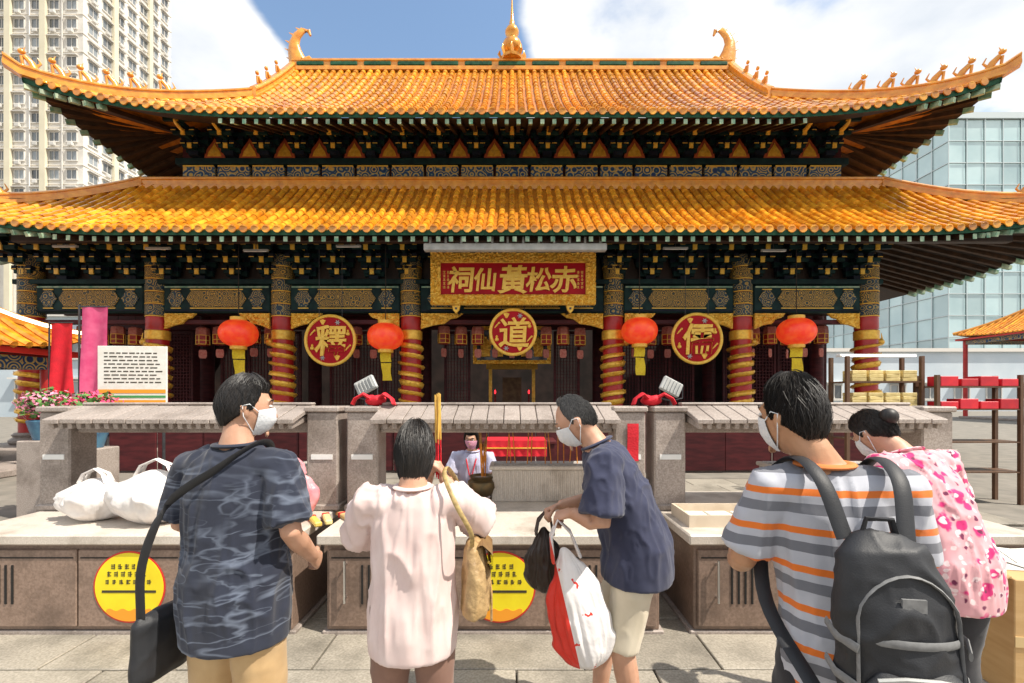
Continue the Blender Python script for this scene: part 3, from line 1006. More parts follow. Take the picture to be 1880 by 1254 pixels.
for sx in (-1.43, 1.49):
    MB().prism([(sx - 0.11, 3.95), (sx + 0.11, 3.95), (sx + 0.08, 3.82), (sx, 3.72), (sx - 0.08, 3.82)], 11.62, 11.70).build('gilt_foot', M_GOLD, pl, bevel=0.012)
    MB().cbox((sx, 12.02, 3.86), (0.05, 0.84, 0.05)).build('bracket_iron', M_DARKMETAL, pl)
for sx in (-1.7, 1.7):
    MB().tube([(sx, 11.66, 5.2), (sx, 11.56, 5.52)], 0.018, 6).build('hanging_rod', M_DARKMETAL, pl)

def round_sign(ch, px, py, y, r, label, h):
    c = P(px, py, y)
    t = thing('round_sign', label, 'sign', (c.x, c.y, c.z - r), world=True, group='round signs hanging in the porch')
    MB().lathe([(r * 0.95, -0.03), (r * 0.95, 0.04)], c, 40, axis='y').build('disc', M_PLAQUE, t, smooth=40)
    rim = MB()
    n = 48
    for i in range(n):
        pass
    ring = [(c.x + r * 0.97 * math.cos(2 * math.pi * i / n), c.y - 0.025, c.z + r * 0.97 * math.sin(2 * math.pi * i / n)) for i in range(n + 1)]
    rim.tube(ring, 0.042, 8, cap=False)
    rim.build('gold_rim', M_GOLDFLAT, t, smooth=True)
    ring = [(c.x + r * 0.84 * math.cos(2 * math.pi * i / n), c.y - 0.032, c.z + r * 0.84 * math.sin(2 * math.pi * i / n)) for i in range(n + 1)]
    me = text_mesh(ch, h, 0.035, M_GOLDFLAT, offset=0.018, shear=0.06, wob=0.05)
    link('character', me, t, (0.02, -0.032, r - 0.01))
    for k in range(8):                                                # small emblems round the rim
        a = R(22 + 45 * k)
        q = Vector((c.x + r * 0.76 * math.cos(a), c.y - 0.035, c.z + r * 0.76 * math.sin(a)))
        e = MB()
        if k % 4 == 0:
            e.lathe([(0.01, -0.07), (0.05, -0.05), (0.055, -0.01), (0.025, 0.03), (0.035, 0.055), (0.01, 0.09)], q, 8)
        elif k % 4 == 1:
            for s in range(6):
                aa = s * math.pi / 3
                e.tube([q, q + Vector((0.07 * math.cos(aa), -0.005, 0.07 * math.sin(aa)))], [0.02, 0.008], 5)
        elif k % 4 == 2:
            e.prism([(q.x - 0.02, q.z - 0.06), (q.x + 0.02, q.z - 0.06), (q.x + 0.08, q.z + 0.05), (q.x, q.z + 0.08), (q.x - 0.08, q.z + 0.05)], q.y - 0.015, q.y + 0.01)
        else:
            e.tube([q + Vector((-0.06, 0, -0.07)), q + Vector((0.0, -0.005, 0)), q + Vector((0.07, 0, 0.08))], [0.012, 0.022, 0.014], 6)
            e.sphere(q + Vector((0.06, 0, 0.06)), 0.03, 6, 5)
        e.build('emblem', [M_GOLDFLAT, M_GREYMETAL, M_GOLD, M_GOLDFLAT][k % 4], t)
    for sx in (-0.3, 0.3):
        zt_ = c.z + math.sqrt(r * r - 0.09) - 0.02
        MB().tube([(c.x + sx, c.y, zt_), (c.x + sx, c.y + 0.0, 5.30 + 0.42 * (c.y - 10.5) - 0.35)], 0.008, 5).build('hanging_wire', M_DARKMETAL, t)
    return t
round_sign('道', 942, 610, 11.8, 0.60, 'round red sign with gold character 道 hanging under the long name plaque', 0.78)
round_sign('釋', 607, 625, 11.9, 0.66, 'round red sign with gold character 釋, hung behind and above the navy-print man', 0.80)
round_sign('儒', 1279, 622, 11.9, 0.66, 'round red sign with gold character 儒, hung above the pillar with the red paper strip', 0.80)

# big red lanterns
def big_lantern():
    t = thing('red_lantern', 'large glowing red lantern with yellow tags hanging in the porch', 'lantern', (0, 0, 0), group='large red lanterns in the porch')
    b = MB()
    n, m = 40, 14
    vs, fs = [], []
    for i in range(m + 1):
        ph = math.pi * (0.08 + 0.84 * i / m)
        for j in range(n):
            th = 2 * math.pi * j / n
            rib = 1.0 - 0.045 * (j % 2)
            vs.append((0.47 * math.sin(ph) ** 0.8 * math.cos(th) * rib, 0.47 * math.sin(ph) ** 0.8 * math.sin(th) * rib, -0.36 * math.cos(ph)))
    for i in range(m):
        for j in range(n):
            j2 = (j + 1) % n
            fs.append((i * n + j, i * n + j2, (i + 1) * n + j2, (i + 1) * n + j))
    b.add(vs, fs)
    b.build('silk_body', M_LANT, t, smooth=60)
    MB().lathe([(0.19, 0.33), (0.20, 0.34), (0.20, 0.42), (0.17, 0.43)], n=20).build('top_ring', M_GOLDFLAT, t, smooth=30)
    MB().lathe([(0.17, -0.43), (0.20, -0.42), (0.20, -0.34), (0.19, -0.33)], n=20).build('bottom_ring', M_GOLDFLAT, t, smooth=30)
    tg = MB()
    tg.grid(lambda u, v: (u * 0.15, 0.02 * math.sin(u * 3 + v * 4), -0.43 - v * 0.24), np.linspace(-1, 1, 7), np.linspace(0, 1, 6))
    tg.grid(lambda u, v: (u * 0.15, 0.02 * math.sin(u * 3 + v * 4) + 0.02, -0.43 - v * 0.24), np.linspace(-1, 1, 7), np.linspace(0, 1, 6))
    tg.build('upper_tag', M_LANTY, t, recalc=False)
    tg = MB()
    tg.grid(lambda u, v: (0.01 + u * 0.13 + 0.03 * v, 0.03 * math.sin(u * 2 + v * 5), -0.70 - v * 0.46), np.linspace(-1, 1, 7), np.linspace(0, 1, 8))
    tg.grid(lambda u, v: (0.01 + u * 0.13 + 0.03 * v, 0.012 + 0.03 * math.sin(u * 2 + v * 5), -0.70 - v * 0.46), np.linspace(-1, 1, 7), np.linspace(0, 1, 8))
    tg.build('lower_tag', M_LANTY, t, recalc=False)
    MB().tube([(0, 0, -0.66), (0, 0.005, -0.71)], 0.01, 5).build('tag_cord', M_CORD, t)
    MB().tube([(0, 0, 0.42), (0, 0, 2.38)], 0.012, 6).build('hanging_cord', M_CORD, t)
    return t
lp = big_lantern()
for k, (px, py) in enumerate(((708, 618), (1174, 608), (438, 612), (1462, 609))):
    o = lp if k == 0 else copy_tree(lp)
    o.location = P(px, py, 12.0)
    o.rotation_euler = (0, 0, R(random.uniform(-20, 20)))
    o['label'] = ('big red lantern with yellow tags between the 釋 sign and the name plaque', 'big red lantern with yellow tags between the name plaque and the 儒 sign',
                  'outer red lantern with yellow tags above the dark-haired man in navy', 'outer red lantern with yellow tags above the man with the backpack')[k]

# rows of small palace lanterns deeper in the porch
def small_lantern():
    t = thing('palace_lantern', 'small dark red palace lantern in a row behind the beams', 'lantern', group='small palace lanterns in rows')
    MB().lathe([(0.10, 0.30), (0.17, 0.26), (0.185, 0.10), (0.18, 0.06)], n=6).build('pale_top', M_LANTPK, t)
    MB().lathe([(0.165, 0.058), (0.165, -0.22), (0.13, -0.25)], n=6).build('body', M_LANTDK, t)
    fr = MB()
    for k in range(6):
        a = k * math.pi / 3
        fr.tube([(0.172 * math.cos(a), 0.172 * math.sin(a), 0.05), (0.172 * math.cos(a), 0.172 * math.sin(a), -0.22)], 0.012, 5)
    for z in (0.05, -0.10, -0.215):
        fr.tube([(0.175 * math.cos(q * math.pi / 3), 0.175 * math.sin(q * math.pi / 3), z) for q in range(7)], 0.012, 5)
    fr.build('frame', M_GOLDFLAT, t)
    MB().tube([(0, 0, -0.25), (0, 0, -0.36)], 0.008, 5).build('tag_cord', M_CORD, t)
    MB().prism([(-0.08, -0.37), (-0.10, -0.42), (-0.10, -0.56), (-0.07, -0.62), (0.07, -0.62), (0.10, -0.56), (0.10, -0.42), (0.08, -0.37)], -0.012, 0.012).build('paper_tag', M_LANTPK, t)
    MB().tube([(0, 0, 0.30), (0, 0, 0.62)], 0.008, 5).build('hanging_cord', M_CORD, t)
    return t
sp = small_lantern()
used = False
for a, c in zip(edges[:-1], edges[1:]):
    n = int((c - a - 0.9) / 0.50)
    for k in range(n):
        x = (a + c) / 2 + (k - (n - 1) / 2) * 0.50
        o = copy_tree(sp) if used else sp
        used = True
        o.location = (x, 13.35, 3.36 + random.uniform(-0.03, 0.03))
        o.rotation_euler = (0, 0, random.uniform(0, 1))
        o['label'] = 'small dark red palace lantern hanging in the ' + ('end bay behind the pink banner', 'outer bay above the navy-print man', 'bay of the 釋 sign', 'middle bay behind the 道 sign', 'bay of the 儒 sign', 'outer bay above the backpack man')[edges.index(a)]
for a, c in zip(edges[:-1], edges[1:]):
    MB().box(a + 0.2, c - 0.2, 13.30, 13.40, 3.97, 4.05).build('lantern_rail', M_MAROON, T)

# roller screen case under the middle of the lower eave
sc = thing('screen_case', 'long grey roller screen case fixed under the lower eave', 'screen case', (0.1, 10.6, 5.25), world=True)
MB().box(-2.05, 2.2, 10.52, 10.70, 5.00, 5.17).build('case', M_GREYMETAL, sc, bevel=0.02)
for k in range(12):
    x = -1.9 + k * 0.36
    MB().box(x - 0.025, x + 0.025, 10.56, 10.64, 5.17, 5.32).build('hanger', M_GREYMETAL, sc)
# fluorescent tubes under the eave
for k, px in enumerate((120, 290, 470, 640, 1240, 1420)):
    q = P(px, 452 + 4 * (k % 3), 11.5)
    tl = thing('tube_light', 'slim white tube light fixed under the eave of the lower roof', 'light', tuple(q), world=True, group='tube lights under the eave')
    MB().cbox(q, (0.62, 0.06, 0.05)).build('housing', M_GREYMETAL, tl)
    MB().tube([q + Vector((-0.28, -0.035, -0.03)), q + Vector((0.28, -0.035, -0.03))], 0.014, 8).build('tube', M_WHITE, tl)
    MB().tube([q + Vector((0, 0, 0.02)), q + Vector((0, 0, 5.46 + 0.1 - q.z))], 0.012, 6).build('stem', M_DARKMETAL, tl)
# ================================================================ stone offering altars in front of the hall
AY = 3.03
def make_altar():
    t = thing('stone_altar', 'x', 'altar')
    MB().box(-1.15, 1.15, 0.02, 1.33, 0.0, 0.055).build('plinth', M_GRANITE, t, bevel=0.008)
    MB().box(-1.12, 1.12, 0.035, 1.30, 0.055, 0.635).build('cabinet', M_PANEL, t, bevel=0.006)
    MB().box(-1.17, 1.17, -0.02, 1.35, 0.64, 0.71).build('top_slab', M_GRANITE_TOP, t, bevel=0.010)
    for k, (a, c) in enumerate(((-1.10, -0.315), (-0.305, 0.385), (0.395, 1.10))):
        d = MB().box(a, c, 0.012, 0.035, 0.085, 0.60).build('door_panel', M_PANEL, t, bevel=0.006)
        if k != 1:
            hx = a + 0.12 if k == 0 else a + 0.055
            h = MB().tube([(hx, -0.025, 0.26), (hx, -0.025, 0.54)], 0.0085, 8)
            for z in (0.29, 0.51):
                h.tube([(hx, -0.025, z), (hx, 0.014, z)], 0.007, 6)
            h.build('handle', M_STEEL, d, smooth=True)
            for q in range(4):
                vx = hx + 0.10 + q * 0.045
                MB().box(vx, vx + 0.012, 0.006, 0.014, 0.24, 0.50).build('vent_slot', M_BLACK, d)
        MB().box(a + 0.02, c - 0.02, 0.008, 0.013, 0.545, 0.552).build('groove', M_BLACK, d)
    # round yellow notice stuck on the middle door
    st = MB().lathe([(0.240, 0), (0.240, 0.003)], (0.045, 0.007, 0.355), 48, axis='y').build('round_sticker', M_REDPRINT, t)
    MB().lathe([(0.229, 0), (0.229, 0.003)], (0.045, 0.0045, 0.355), 48, axis='y').build('yellow_field', M_YELLOW, st)
    pr = MB()
    rs = random.Random(5)
    for row, (z, hgt) in enumerate(((0.475, 0.035), (0.425, 0.035), (0.375, 0.03))):
        half = math.sqrt(max(0.0, 0.185 ** 2 - (z - 0.355) ** 2)) * 0.86
        x = -half
        while x < half - 0.03:                                # block strokes where the print is too small to read
            w = 0.034
            for q in range(3):
                pr.box(0.045 + x + 0.003, 0.045 + x + w * rs.uniform(0.55, 0.9), 0.0025, 0.0042, z + hgt * (0.1 + 0.32 * q), z + hgt * (0.1 + 0.32 * q) + 0.005)
            q = rs.uniform(0.2, 0.7) * w
            pr.box(0.045 + x + q, 0.045 + x + q + 0.005, 0.0022, 0.0041, z, z + hgt)
            x += w + 0.012
    pr.build('dark_lettering', M_DARKPRINT, st)
    seg = []
    for q in range(25):
        x_ = -0.15 + 0.30 * q / 24
        seg.append((0.045 + x_, 0.355 - 0.150 + 0.008 * math.sin(q * 0.9)))
    low = []
    for q in range(25):
        x_ = 0.15 - 0.30 * q / 24
        low.append((0.045 + x_, 0.355 - math.sqrt(max(0.0, 0.2275 ** 2 - x_ * x_))))
    MB().prism(seg + low, 0.0025, 0.0043).build('orange_wave', M_ORANGEPRINT, st)
    MB().box(-0.135, 0.225, 0.0022, 0.0041, 0.318, 0.334).build('dark_rule', M_DARKPRINT, st)
    # pillars and little stone roof
    for sg in (-1, 1):
        p = MB().box(sg * 1.075 - 0.125, sg * 1.075 + 0.125, 0.62, 0.87, 0.71, 1.50).build('pillar', M_GRANITE, t, bevel=0.012)
        MB().box(sg * 1.075 - 0.14, sg * 1.075 + 0.14, 0.60, 0.89, 1.50, 1.545).build('pillar_cap', M_GRANITE, p, bevel=0.010)
        MB().box(sg * 1.075 - 0.14, sg * 1.075 + 0.14, 0.60, 0.89, 0.712, 0.76).build('pillar_base', M_GRANITE, p, bevel=0.010)
        MB().box(sg * 1.075 - 0.085, sg * 1.075 + 0.085, 0.612, 0.62, 1.12, 1.16).build('white_plate', M_WHITE, p)
    MB().box(-0.95, 0.95, 0.68, 0.82, 1.33, 1.42).build('roof_beam', M_GRANITE, t, bevel=0.01)
    n = 15
    w = 1.90 / n
    tl = MB()
    tl.add([(-w / 2 + 0.003, 0, 0), (w / 2 - 0.003, 0, 0), (w / 2 - 0.003, 0.36, 0.105), (-w / 2 + 0.003, 0.36, 0.105),
            (-w / 2 + 0.003, 0, -0.035), (w / 2 - 0.003, 0, -0.035), (w / 2 - 0.003, 0.36, 0.07), (-w / 2 + 0.003, 0.36, 0.07)],
           [(0, 1, 2, 3), (7, 6, 5, 4), (4, 5, 1, 0), (5, 6, 2, 1), (6, 7, 3, 2), (7, 4, 0, 3)])
    tme = tl.mesh('roof_tile', M_GRANITE, bevel=0.004)
    rme = MB().box(-0.018, 0.018, 0, 0.30, -0.03, 0.015).mesh('stone_rafter', M_GRANITE, bevel=0.003)
    for k in range(n):
        x = -0.95 + (k + 0.5) * w
        link('roof_tile', tme, t, (x, 0.40 + random.uniform(-0.003, 0.003), 1.455 + random.uniform(-0.002, 0.002)))
        link('roof_tile', tme, t, (x, 1.12, 1.455), (0, 0, math.pi))
    for k in range(27):
        x = -0.91 + k * 0.07
        link('stone_rafter', rme, t, (x, 0.43, 1.408), (R(11), 0, 0))
    MB().box(-0.95, 0.95, 0.72, 0.80, 1.553, 1.575).build('roof_ridge', M_GRANITE, t, bevel=0.008)
    # fluted incense trough
    tr = MB().box(-0.05, 0.90, 0.93, 1.20, 0.711, 0.985).build('incense_trough', M_GRANITE_TOP, t, bevel=0.006)
    MB().box(-0.07, 0.92, 0.91, 1.22, 0.985, 1.02).build('trough_rim', M_GRANITE_TOP, tr, bevel=0.008)
    MB().box(-0.03, 0.88, 0.95, 1.18, 1.02, 1.026).build('ash', M_ASH, tr)
    fl_ = MB()
    for k in range(27):
        x = -0.03 + k * 0.0345
        fl_.tube([(x, 0.928, 0.73), (x, 0.928, 0.975)], 0.0105, 6)
    fl_.build('fluting', M_GRANITE_TOP, tr, smooth=40)
    return t
altar = make_altar()
AX = (-0.127, -2.60, 2.345)
labs = ('stone altar behind the woman raising incense, tiled roof over an incense trough',
        'stone altar beside the man in the navy patterned shirt, white bags on its top',
        'stone altar beside the man with the backpack, pale tray on its top')
for k in range(3):
    o = altar if k == 0 else copy_tree(altar)
    o.location = (AX[k], AY, 0.012)
    o['label'] = labs[k]
    o['group'] = 'stone altars in a row'
TOPZ = 0.722

# incense sticks standing in the middle trough
stick = MB()
stick.tube([(0, 0, -0.02), (0, 0, 0.30)], 0.0045, 6, 0)
stick.tube([(0, 0, 0.30), (0, 0, 0.40)], 0.006, 6, 1)
M_STICK = mat('incense_stick', (0.78, 0.30, 0.03), 0.7, col2=(0.62, 0.20, 0.02), scale=30, rnd=0.15)
M_TIP = mat('incense_coating', (0.42, 0.22, 0.07), 0.9, col2=(0.30, 0.14, 0.05), scale=40)
smesh = stick.mesh('incense_stick', [M_STICK, M_TIP], smooth=True)
rs = random.Random(11)
for k, px in enumerate((930, 938, 946, 968, 975, 1001, 1012, 1024, 1035, 1046, 1060)):
    y = AY + 1.0 + rs.uniform(0, 0.12)
    o = link('incense_stick', smesh, None, ((px - CX) / FPX * y, y, 1.03), (rs.uniform(-0.08, 0.08), rs.uniform(-0.1, 0.1), 0), (1, 1, rs.uniform(0.75, 1.05)))
    tag(o, 'orange incense stick standing in the ash of the roofed stone trough', 'incense stick', 'incense sticks in the trough')

# bronze censer with its own sticks beside the trough
cz = thing('bronze_censer', 'round bronze censer full of ash beside the fluted trough', 'censer', (-0.265, AY + 0.98, TOPZ))
MB().lathe([(0.05, 0.03), (0.10, 0.06), (0.13, 0.12), (0.125, 0.17), (0.10, 0.19), (0.115, 0.215), (0.105, 0.22), (0.09, 0.20)], n=24).build('bowl', mat('aged_bronze', (0.20, 0.13, 0.06), 0.4, 0.8, col2=(0.12, 0.10, 0.06), scale=20), cz, smooth=40)
for q in range(3):
    a = q * 2.094 + 0.5
    MB().tube([(0.06 * math.cos(a), 0.06 * math.sin(a), 0.07), (0.10 * math.cos(a), 0.10 * math.sin(a), 0.03), (0.09 * math.cos(a), 0.09 * math.sin(a), 0.0)], [0.02, 0.016, 0.012], 8).build('foot', MATS['aged_bronze'], cz, smooth=True)
MB().lathe([(0.088, 0.195), (0.05, 0.205), (0.01, 0.21)], n=20).build('ash', M_ASH, cz)
for k in range(9):
    a, r_ = rs.uniform(0, 6.28), rs.uniform(0.01, 0.06)
    o = link('incense_stick', smesh, None, (-0.265 + r_ * math.cos(a), AY + 0.98 + r_ * math.sin(a), TOPZ + 0.215), (rs.uniform(-0.1, 0.1), rs.uniform(-0.13, 0.13), 0), (1, 1, rs.uniform(0.7, 1.0)))
    tag(o, 'orange incense stick standing in the round bronze censer', 'incense stick', 'incense sticks in the censer')

# red cloth bundles tied on the pillar tops
def bundle(px, py, y, lab):
    c = P(px, py, y)
    z0 = 1.557
    t = thing('red_cloth_bundle', lab, 'cloth', (c.x, y, z0), group='red cloth bundles on the pillars')
    b = MB().sphere((0, 0, 0.045), (0.085, 0.07, 0.045), 18, 12)
    me = b.mesh('knot', M_REDCLOTH, smooth=True)
    co = np.empty(len(me.vertices) * 3); me.vertices.foreach_get('co', co); co = co.reshape(-1, 3)
    co *= (1 + 0.35 * (vnoise(co * 28 + 5) - 0.5))[:, None]
    co[:, 2] -= co[:, 2].min()
    me.vertices.foreach_set('co', co.reshape(-1)); me.update()
    link('knot', me, t)
    for sg in (-1, 1):
        q = MB().tube([(sg * 0.03, -0.03, 0.06), (sg * 0.09, -0.05, 0.10), (sg * 0.15, -0.06, 0.06), (sg * 0.17, -0.07, 0.012)], [(0.02, 0.02), (0.04, 0.015), (0.05, 0.012), (0.055, 0.01)], 8, right=(0, 1, 0))
        q.build('loop', M_REDCLOTH, t, smooth=True)
bundle(690, 745, 3.78, 'red cloth bundle on the pillar beside the woman raising incense')
bundle(1196, 750, 3.78, 'red cloth bundle on the pillar behind the man with the shopping bag')
# red paper strip on the right pillar of the middle altar
s_ = MB()
s_.grid(lambda u, v: (1.075 + AX[0] + 0.02 + u * 0.045, AY + 0.612 - 0.004 - 0.004 * math.sin(v * 6), 1.42 - v * 0.30), np.linspace(-1, 1, 3), np.linspace(0, 1, 9))
s_.grid(lambda u, v: (1.075 + AX[0] + 0.02 + u * 0.045, AY + 0.612 - 0.002 - 0.004 * math.sin(v * 6), 1.42 - v * 0.30), np.linspace(-1, 1, 3), np.linspace(0, 1, 9))
tag(s_.build('paper_strip', M_REDCLOTH, recalc=False), 'narrow red paper strip pasted down the stone pillar', 'paper strip')

# small floodlights on stands behind the middle altar
def floodlight(px, py, y, lean, lab):
    c = P(px, py, y)
    t = thing('floodlight', lab, 'floodlight', (c.x, y, 0.012), group='grey floodlights on stands')
    h = c.z - 0.012
    MB().lathe([(0.16, 0), (0.16, 0.02), (0.03, 0.04)], n=20).build('foot', M_DARKMETAL, t, smooth=30)
    MB().tube([(0, 0, 0.03), (0, 0, h - 0.16)], 0.016, 10).build('pole', M_DARKMETAL, t, smooth=True)
    Mx = Matrix.Rotation(lean, 3, 'Y') @ Matrix.Rotation(R(-12), 3, 'X')
    b = MB().cbox((0, 0, h), (0.24, 0.05, 0.17), 0, Mx).build('head', M_GREYMETAL, t, bevel=0.012)
    MB().cbox(Vector((0, 0, h)) + Mx @ Vector((0, 0.03, 0)), (0.21, 0.006, 0.14), 0, Mx).build('lens', M_WHITE, b)
    for k in range(5):
        MB().cbox(Vector((0, 0, h)) + Mx @ Vector((-0.08 + 0.04 * k, -0.035, 0)), (0.008, 0.024, 0.13), 0, Mx).build('cooling_fin', M_GREYMETAL, b)
    MB().tube([(-0.13, 0, h), (-0.13, 0, h - 0.13), (0, 0, h - 0.16), (0.13, 0, h - 0.13), (0.13, 0, h)], 0.008, 6).build('yoke', M_DARKMETAL, t)
floodlight(672, 708, 5.2, R(-28), 'small grey floodlight on a stand behind the pillar beside the incense woman')
floodlight(1232, 710, 5.2, R(28), 'small grey floodlight on a stand behind the pillar with the red paper strip')

# red-draped table seen through the altar
y = 7.0
tt = thing('draped_table', 'dark altar table with a red cloth runner behind the attendant', 'table', (0.06, y, 0.0), world=False)
MB().box(-0.60, 0.60, -0.28, 0.28, 0.92, 0.97).build('tabletop', M_MAROON, tt, bevel=0.008)
for sx in (-0.54, 0.54):
    for sy in (-0.23, 0.23):
        MB().box(sx - 0.03, sx + 0.03, sy - 0.03, sy + 0.03, 0.012, 0.919).build('leg', M_MAROON, tt)
MB().box(-0.45, 0.45, -0.30, 0.285, 0.971, 0.978).build('runner_top', M_REDCLOTH, tt)
q = MB()
q.grid(lambda u, v: (u * 0.45, -0.30 - 0.012 * math.sin(u * 22) * v - 0.004, 0.975 - v * 0.23), np.linspace(-1, 1, 41), np.linspace(0, 1, 6))
q.grid(lambda u, v: (u * 0.45, -0.298 - 0.012 * math.sin(u * 22) * v, 0.975 - v * 0.23), np.linspace(-1, 1, 41), np.linspace(0, 1, 6))
q.build('runner_drop', M_REDCLOTH, tt, smooth=True, recalc=False)
MB().box(-0.45, 0.45, -0.318, -0.305, 0.86, 0.875).build('runner_trim', M_GOLDFLAT, tt)
# invented dark screen, added to darken the view through the altar openings
scn = thing('added_dark_screen', 'dark maroon screen added behind the red draped table to darken the view', 'screen', (0.0, 9.6, 0.0))
for k in range(17):
    x = -8.0 + k
    MB().box(x - 0.49, x + 0.49, -0.02 + 0.03 * (k % 2), 0.03 + 0.03 * (k % 2), 0.05, 1.42).build('leaf', M_MAROON, scn, bevel=0.008)

# offerings on the counters
def plastic_bag(name, lab, c, size, m, seed, parent=None, handle=True, hung=False):
    """Full carrier bag: creased lumpy body, gathered neck, two loop handles."""
    t = thing(name, lab, 'bag', tuple(c))
    sx, sy, sz = size
    b = MB().sphere((0, 0, sz * 0.40), (sx * 0.5, sy * 0.5, sz * 0.42), 90, 56)
    me = b.mesh('bag_body', m, smooth=True)
    co = np.empty(len(me.vertices) * 3); me.vertices.foreach_get('co', co); co = co.reshape(-1, 3)
    h = np.clip(co[:, 2] / (sz * 0.82), 0, 1)
    ang = np.arctan2(co[:, 1] / sy, co[:, 0] / sx)
    pinch = np.where(h > 0.62, 1 - (h - 0.62) / 0.38 * 0.45, 1)
    sq = 1 + 0.10 * np.cos(4 * ang)
    if hung:                                             # pulled up by the handles: heavy bottom, long straight taper
        pinch = np.clip(1.12 - 0.80 * h ** 1.25, 0.3, 1.1)
    q = np.stack([np.cos(ang) * 4 + seed, np.sin(ang) * 4, h * 2.2], 1)
    cre = 1 - np.abs(2 * vnoise(q * 1.3) - 1)
    lum = vnoise(co * (5 / max(sx, 0.1)) + seed)
    pull = 1 - np.abs(2 * vnoise(np.stack([ang * 5 + seed, h * 0.8, np.zeros(len(h))], 1)) - 1)
    k = pinch * sq * (1 + 0.20 * (cre - 0.5) + 0.20 * (lum - 0.5) + (0.34 * (pull - 0.5) * np.clip(h * 1.5, 0.2, 1)))
    co[:, 0] *= k
    co[:, 1] *= k
    co[:, 2] = np.maximum(co[:, 2] + 0.03 * sz * (lum - 0.5), 0.0)
    me.vertices.foreach_set('co', co.reshape(-1)); me.update()
    link('bag_body', me, t)
    if handle:
        for sg in (-1, 1):
            pts = [(-sx * 0.22, sg * 0.02, sz * 0.74), (-sx * 0.16, sg * 0.025, sz * 0.90), (0, sg * 0.012, sz * 1.0), (sx * 0.16, sg * 0.025, sz * 0.90), (sx * 0.22, sg * 0.02, sz * 0.74)]
            MB().tube(pts, [(0.03, 0.008), (0.018, 0.006), (0.012, 0.006), (0.018, 0.006), (0.03, 0.008)], 8, right=(0, 1, 0)).build('bag_handle', m, t, smooth=True)
    return t
M_PLASTIC = mat('white_plastic', (0.80, 0.77, 0.74), 0.35, col2=(0.70, 0.66, 0.64), scale=9, bump=0.5, bscale=16, coords='object')
M_PINKPL = mat('pink_plastic', (0.68, 0.22, 0.26), 0.35, col2=(0.74, 0.34, 0.36), scale=7, bump=0.5, bscale=16, coords='object')
plastic_bag('carrier_bag', 'bulging white carrier bag on the altar beside the navy-shirted man', (-2.60, AY + 0.30, TOPZ), (0.62, 0.38, 0.46), M_PLASTIC, 1.0)
plastic_bag('carrier_bag', 'smaller white carrier bag behind the bulging one on the altar', (-3.10, AY + 0.36, TOPZ), (0.46, 0.32, 0.38), M_PLASTIC, 4.0)
plastic_bag('carrier_bag', 'pink carrier bag on the stone altar, partly behind the navy-shirted man', (-1.60, AY + 0.34, TOPZ), (0.26, 0.2, 0.46), M_PINKPL, 8.0)

def tray(name, lab, c, w, d, h, m, cat='tray'):
    t = thing(name, lab, cat, tuple(c))
    MB().box(-w / 2, w / 2, -d / 2, d / 2, 0, 0.012).build('tray_base', m, t)
    for k, (a, b_, e, f) in enumerate(((-w / 2, w / 2, -d / 2, -d / 2 + 0.015), (-w / 2, w / 2, d / 2 - 0.015, d / 2), (-w / 2, -w / 2 + 0.015, -d / 2 + 0.015, d / 2 - 0.015), (w / 2 - 0.015, w / 2, -d / 2 + 0.015, d / 2 - 0.015))):
        MB().box(a, b_, e, f, 0.012, h).build('tray_side', m, t)
    return t
tray('offering_tray', 'pale wooden offering tray on the altar beside the backpack man', (1.55, AY + 0.33, TOPZ), 0.62, 0.36, 0.085, mat('pale_wood', (0.60, 0.50, 0.38), 0.6, col2=(0.70, 0.60, 0.47), scale=8, stretch=(1, 12, 1)))
for k in range(3):
    o = MB().box(-0.12, 0.12, -0.09, 0.09, 0, 0.03).build('joss_paper_bundle', M_PAPER, None, bevel=0.004)
    o.location = (1.36 + k * 0.19, AY + 0.33, TOPZ + 0.014)
    o.rotation_euler = (0, 0, R(90 + (-4, 5, 2)[k]))
    o.scale = (0.9, 0.9, 1)
    tag(o, 'white bundle of joss paper lying in the pale offering tray', 'paper bundle', 'joss paper bundles in the tray')
# wrapped incense packets on the middle altar
for k, (px, rz) in enumerate(((585, 35), (604, 28), (648, 40))):
    y = AY + 0.16 + 0.05 * k
    x = (px - CX) / FPX * y
    t = thing('incense_packet', ('yellow incense packet with red end on the altar edge', 'gold incense packet lying beside the yellow one', 'loose tan incense packet lying near the pillar base')[k], 'incense packet', (x, y, TOPZ), R(rz))
    m = mat('packet_paper', ((0.78, 0.55, 0.12), (0.80, 0.66, 0.30), (0.55, 0.38, 0.16))[k], 0.5, col2=((0.70, 0.45, 0.08), (0.75, 0.6, 0.25), (0.62, 0.45, 0.2))[k], scale=30)
    MB().box(-0.025, 0.025, 0, 0.26, 0, 0.035).build('wrapper', m, t, bevel=0.008)
    MB().box(-0.0255, 0.0255, 0.20, 0.235, -0.0002, 0.0355).build('red_band', M_REDCLOTH, t)
    for q in range(7):
        MB().tube([(-0.018 + 0.006 * q, 0.26, 0.008 + 0.006 * (q % 3)), (-0.018 + 0.006 * q, 0.31, 0.008 + 0.006 * (q % 3))], 0.002, 5).build('stick_end', M_STICK, t)
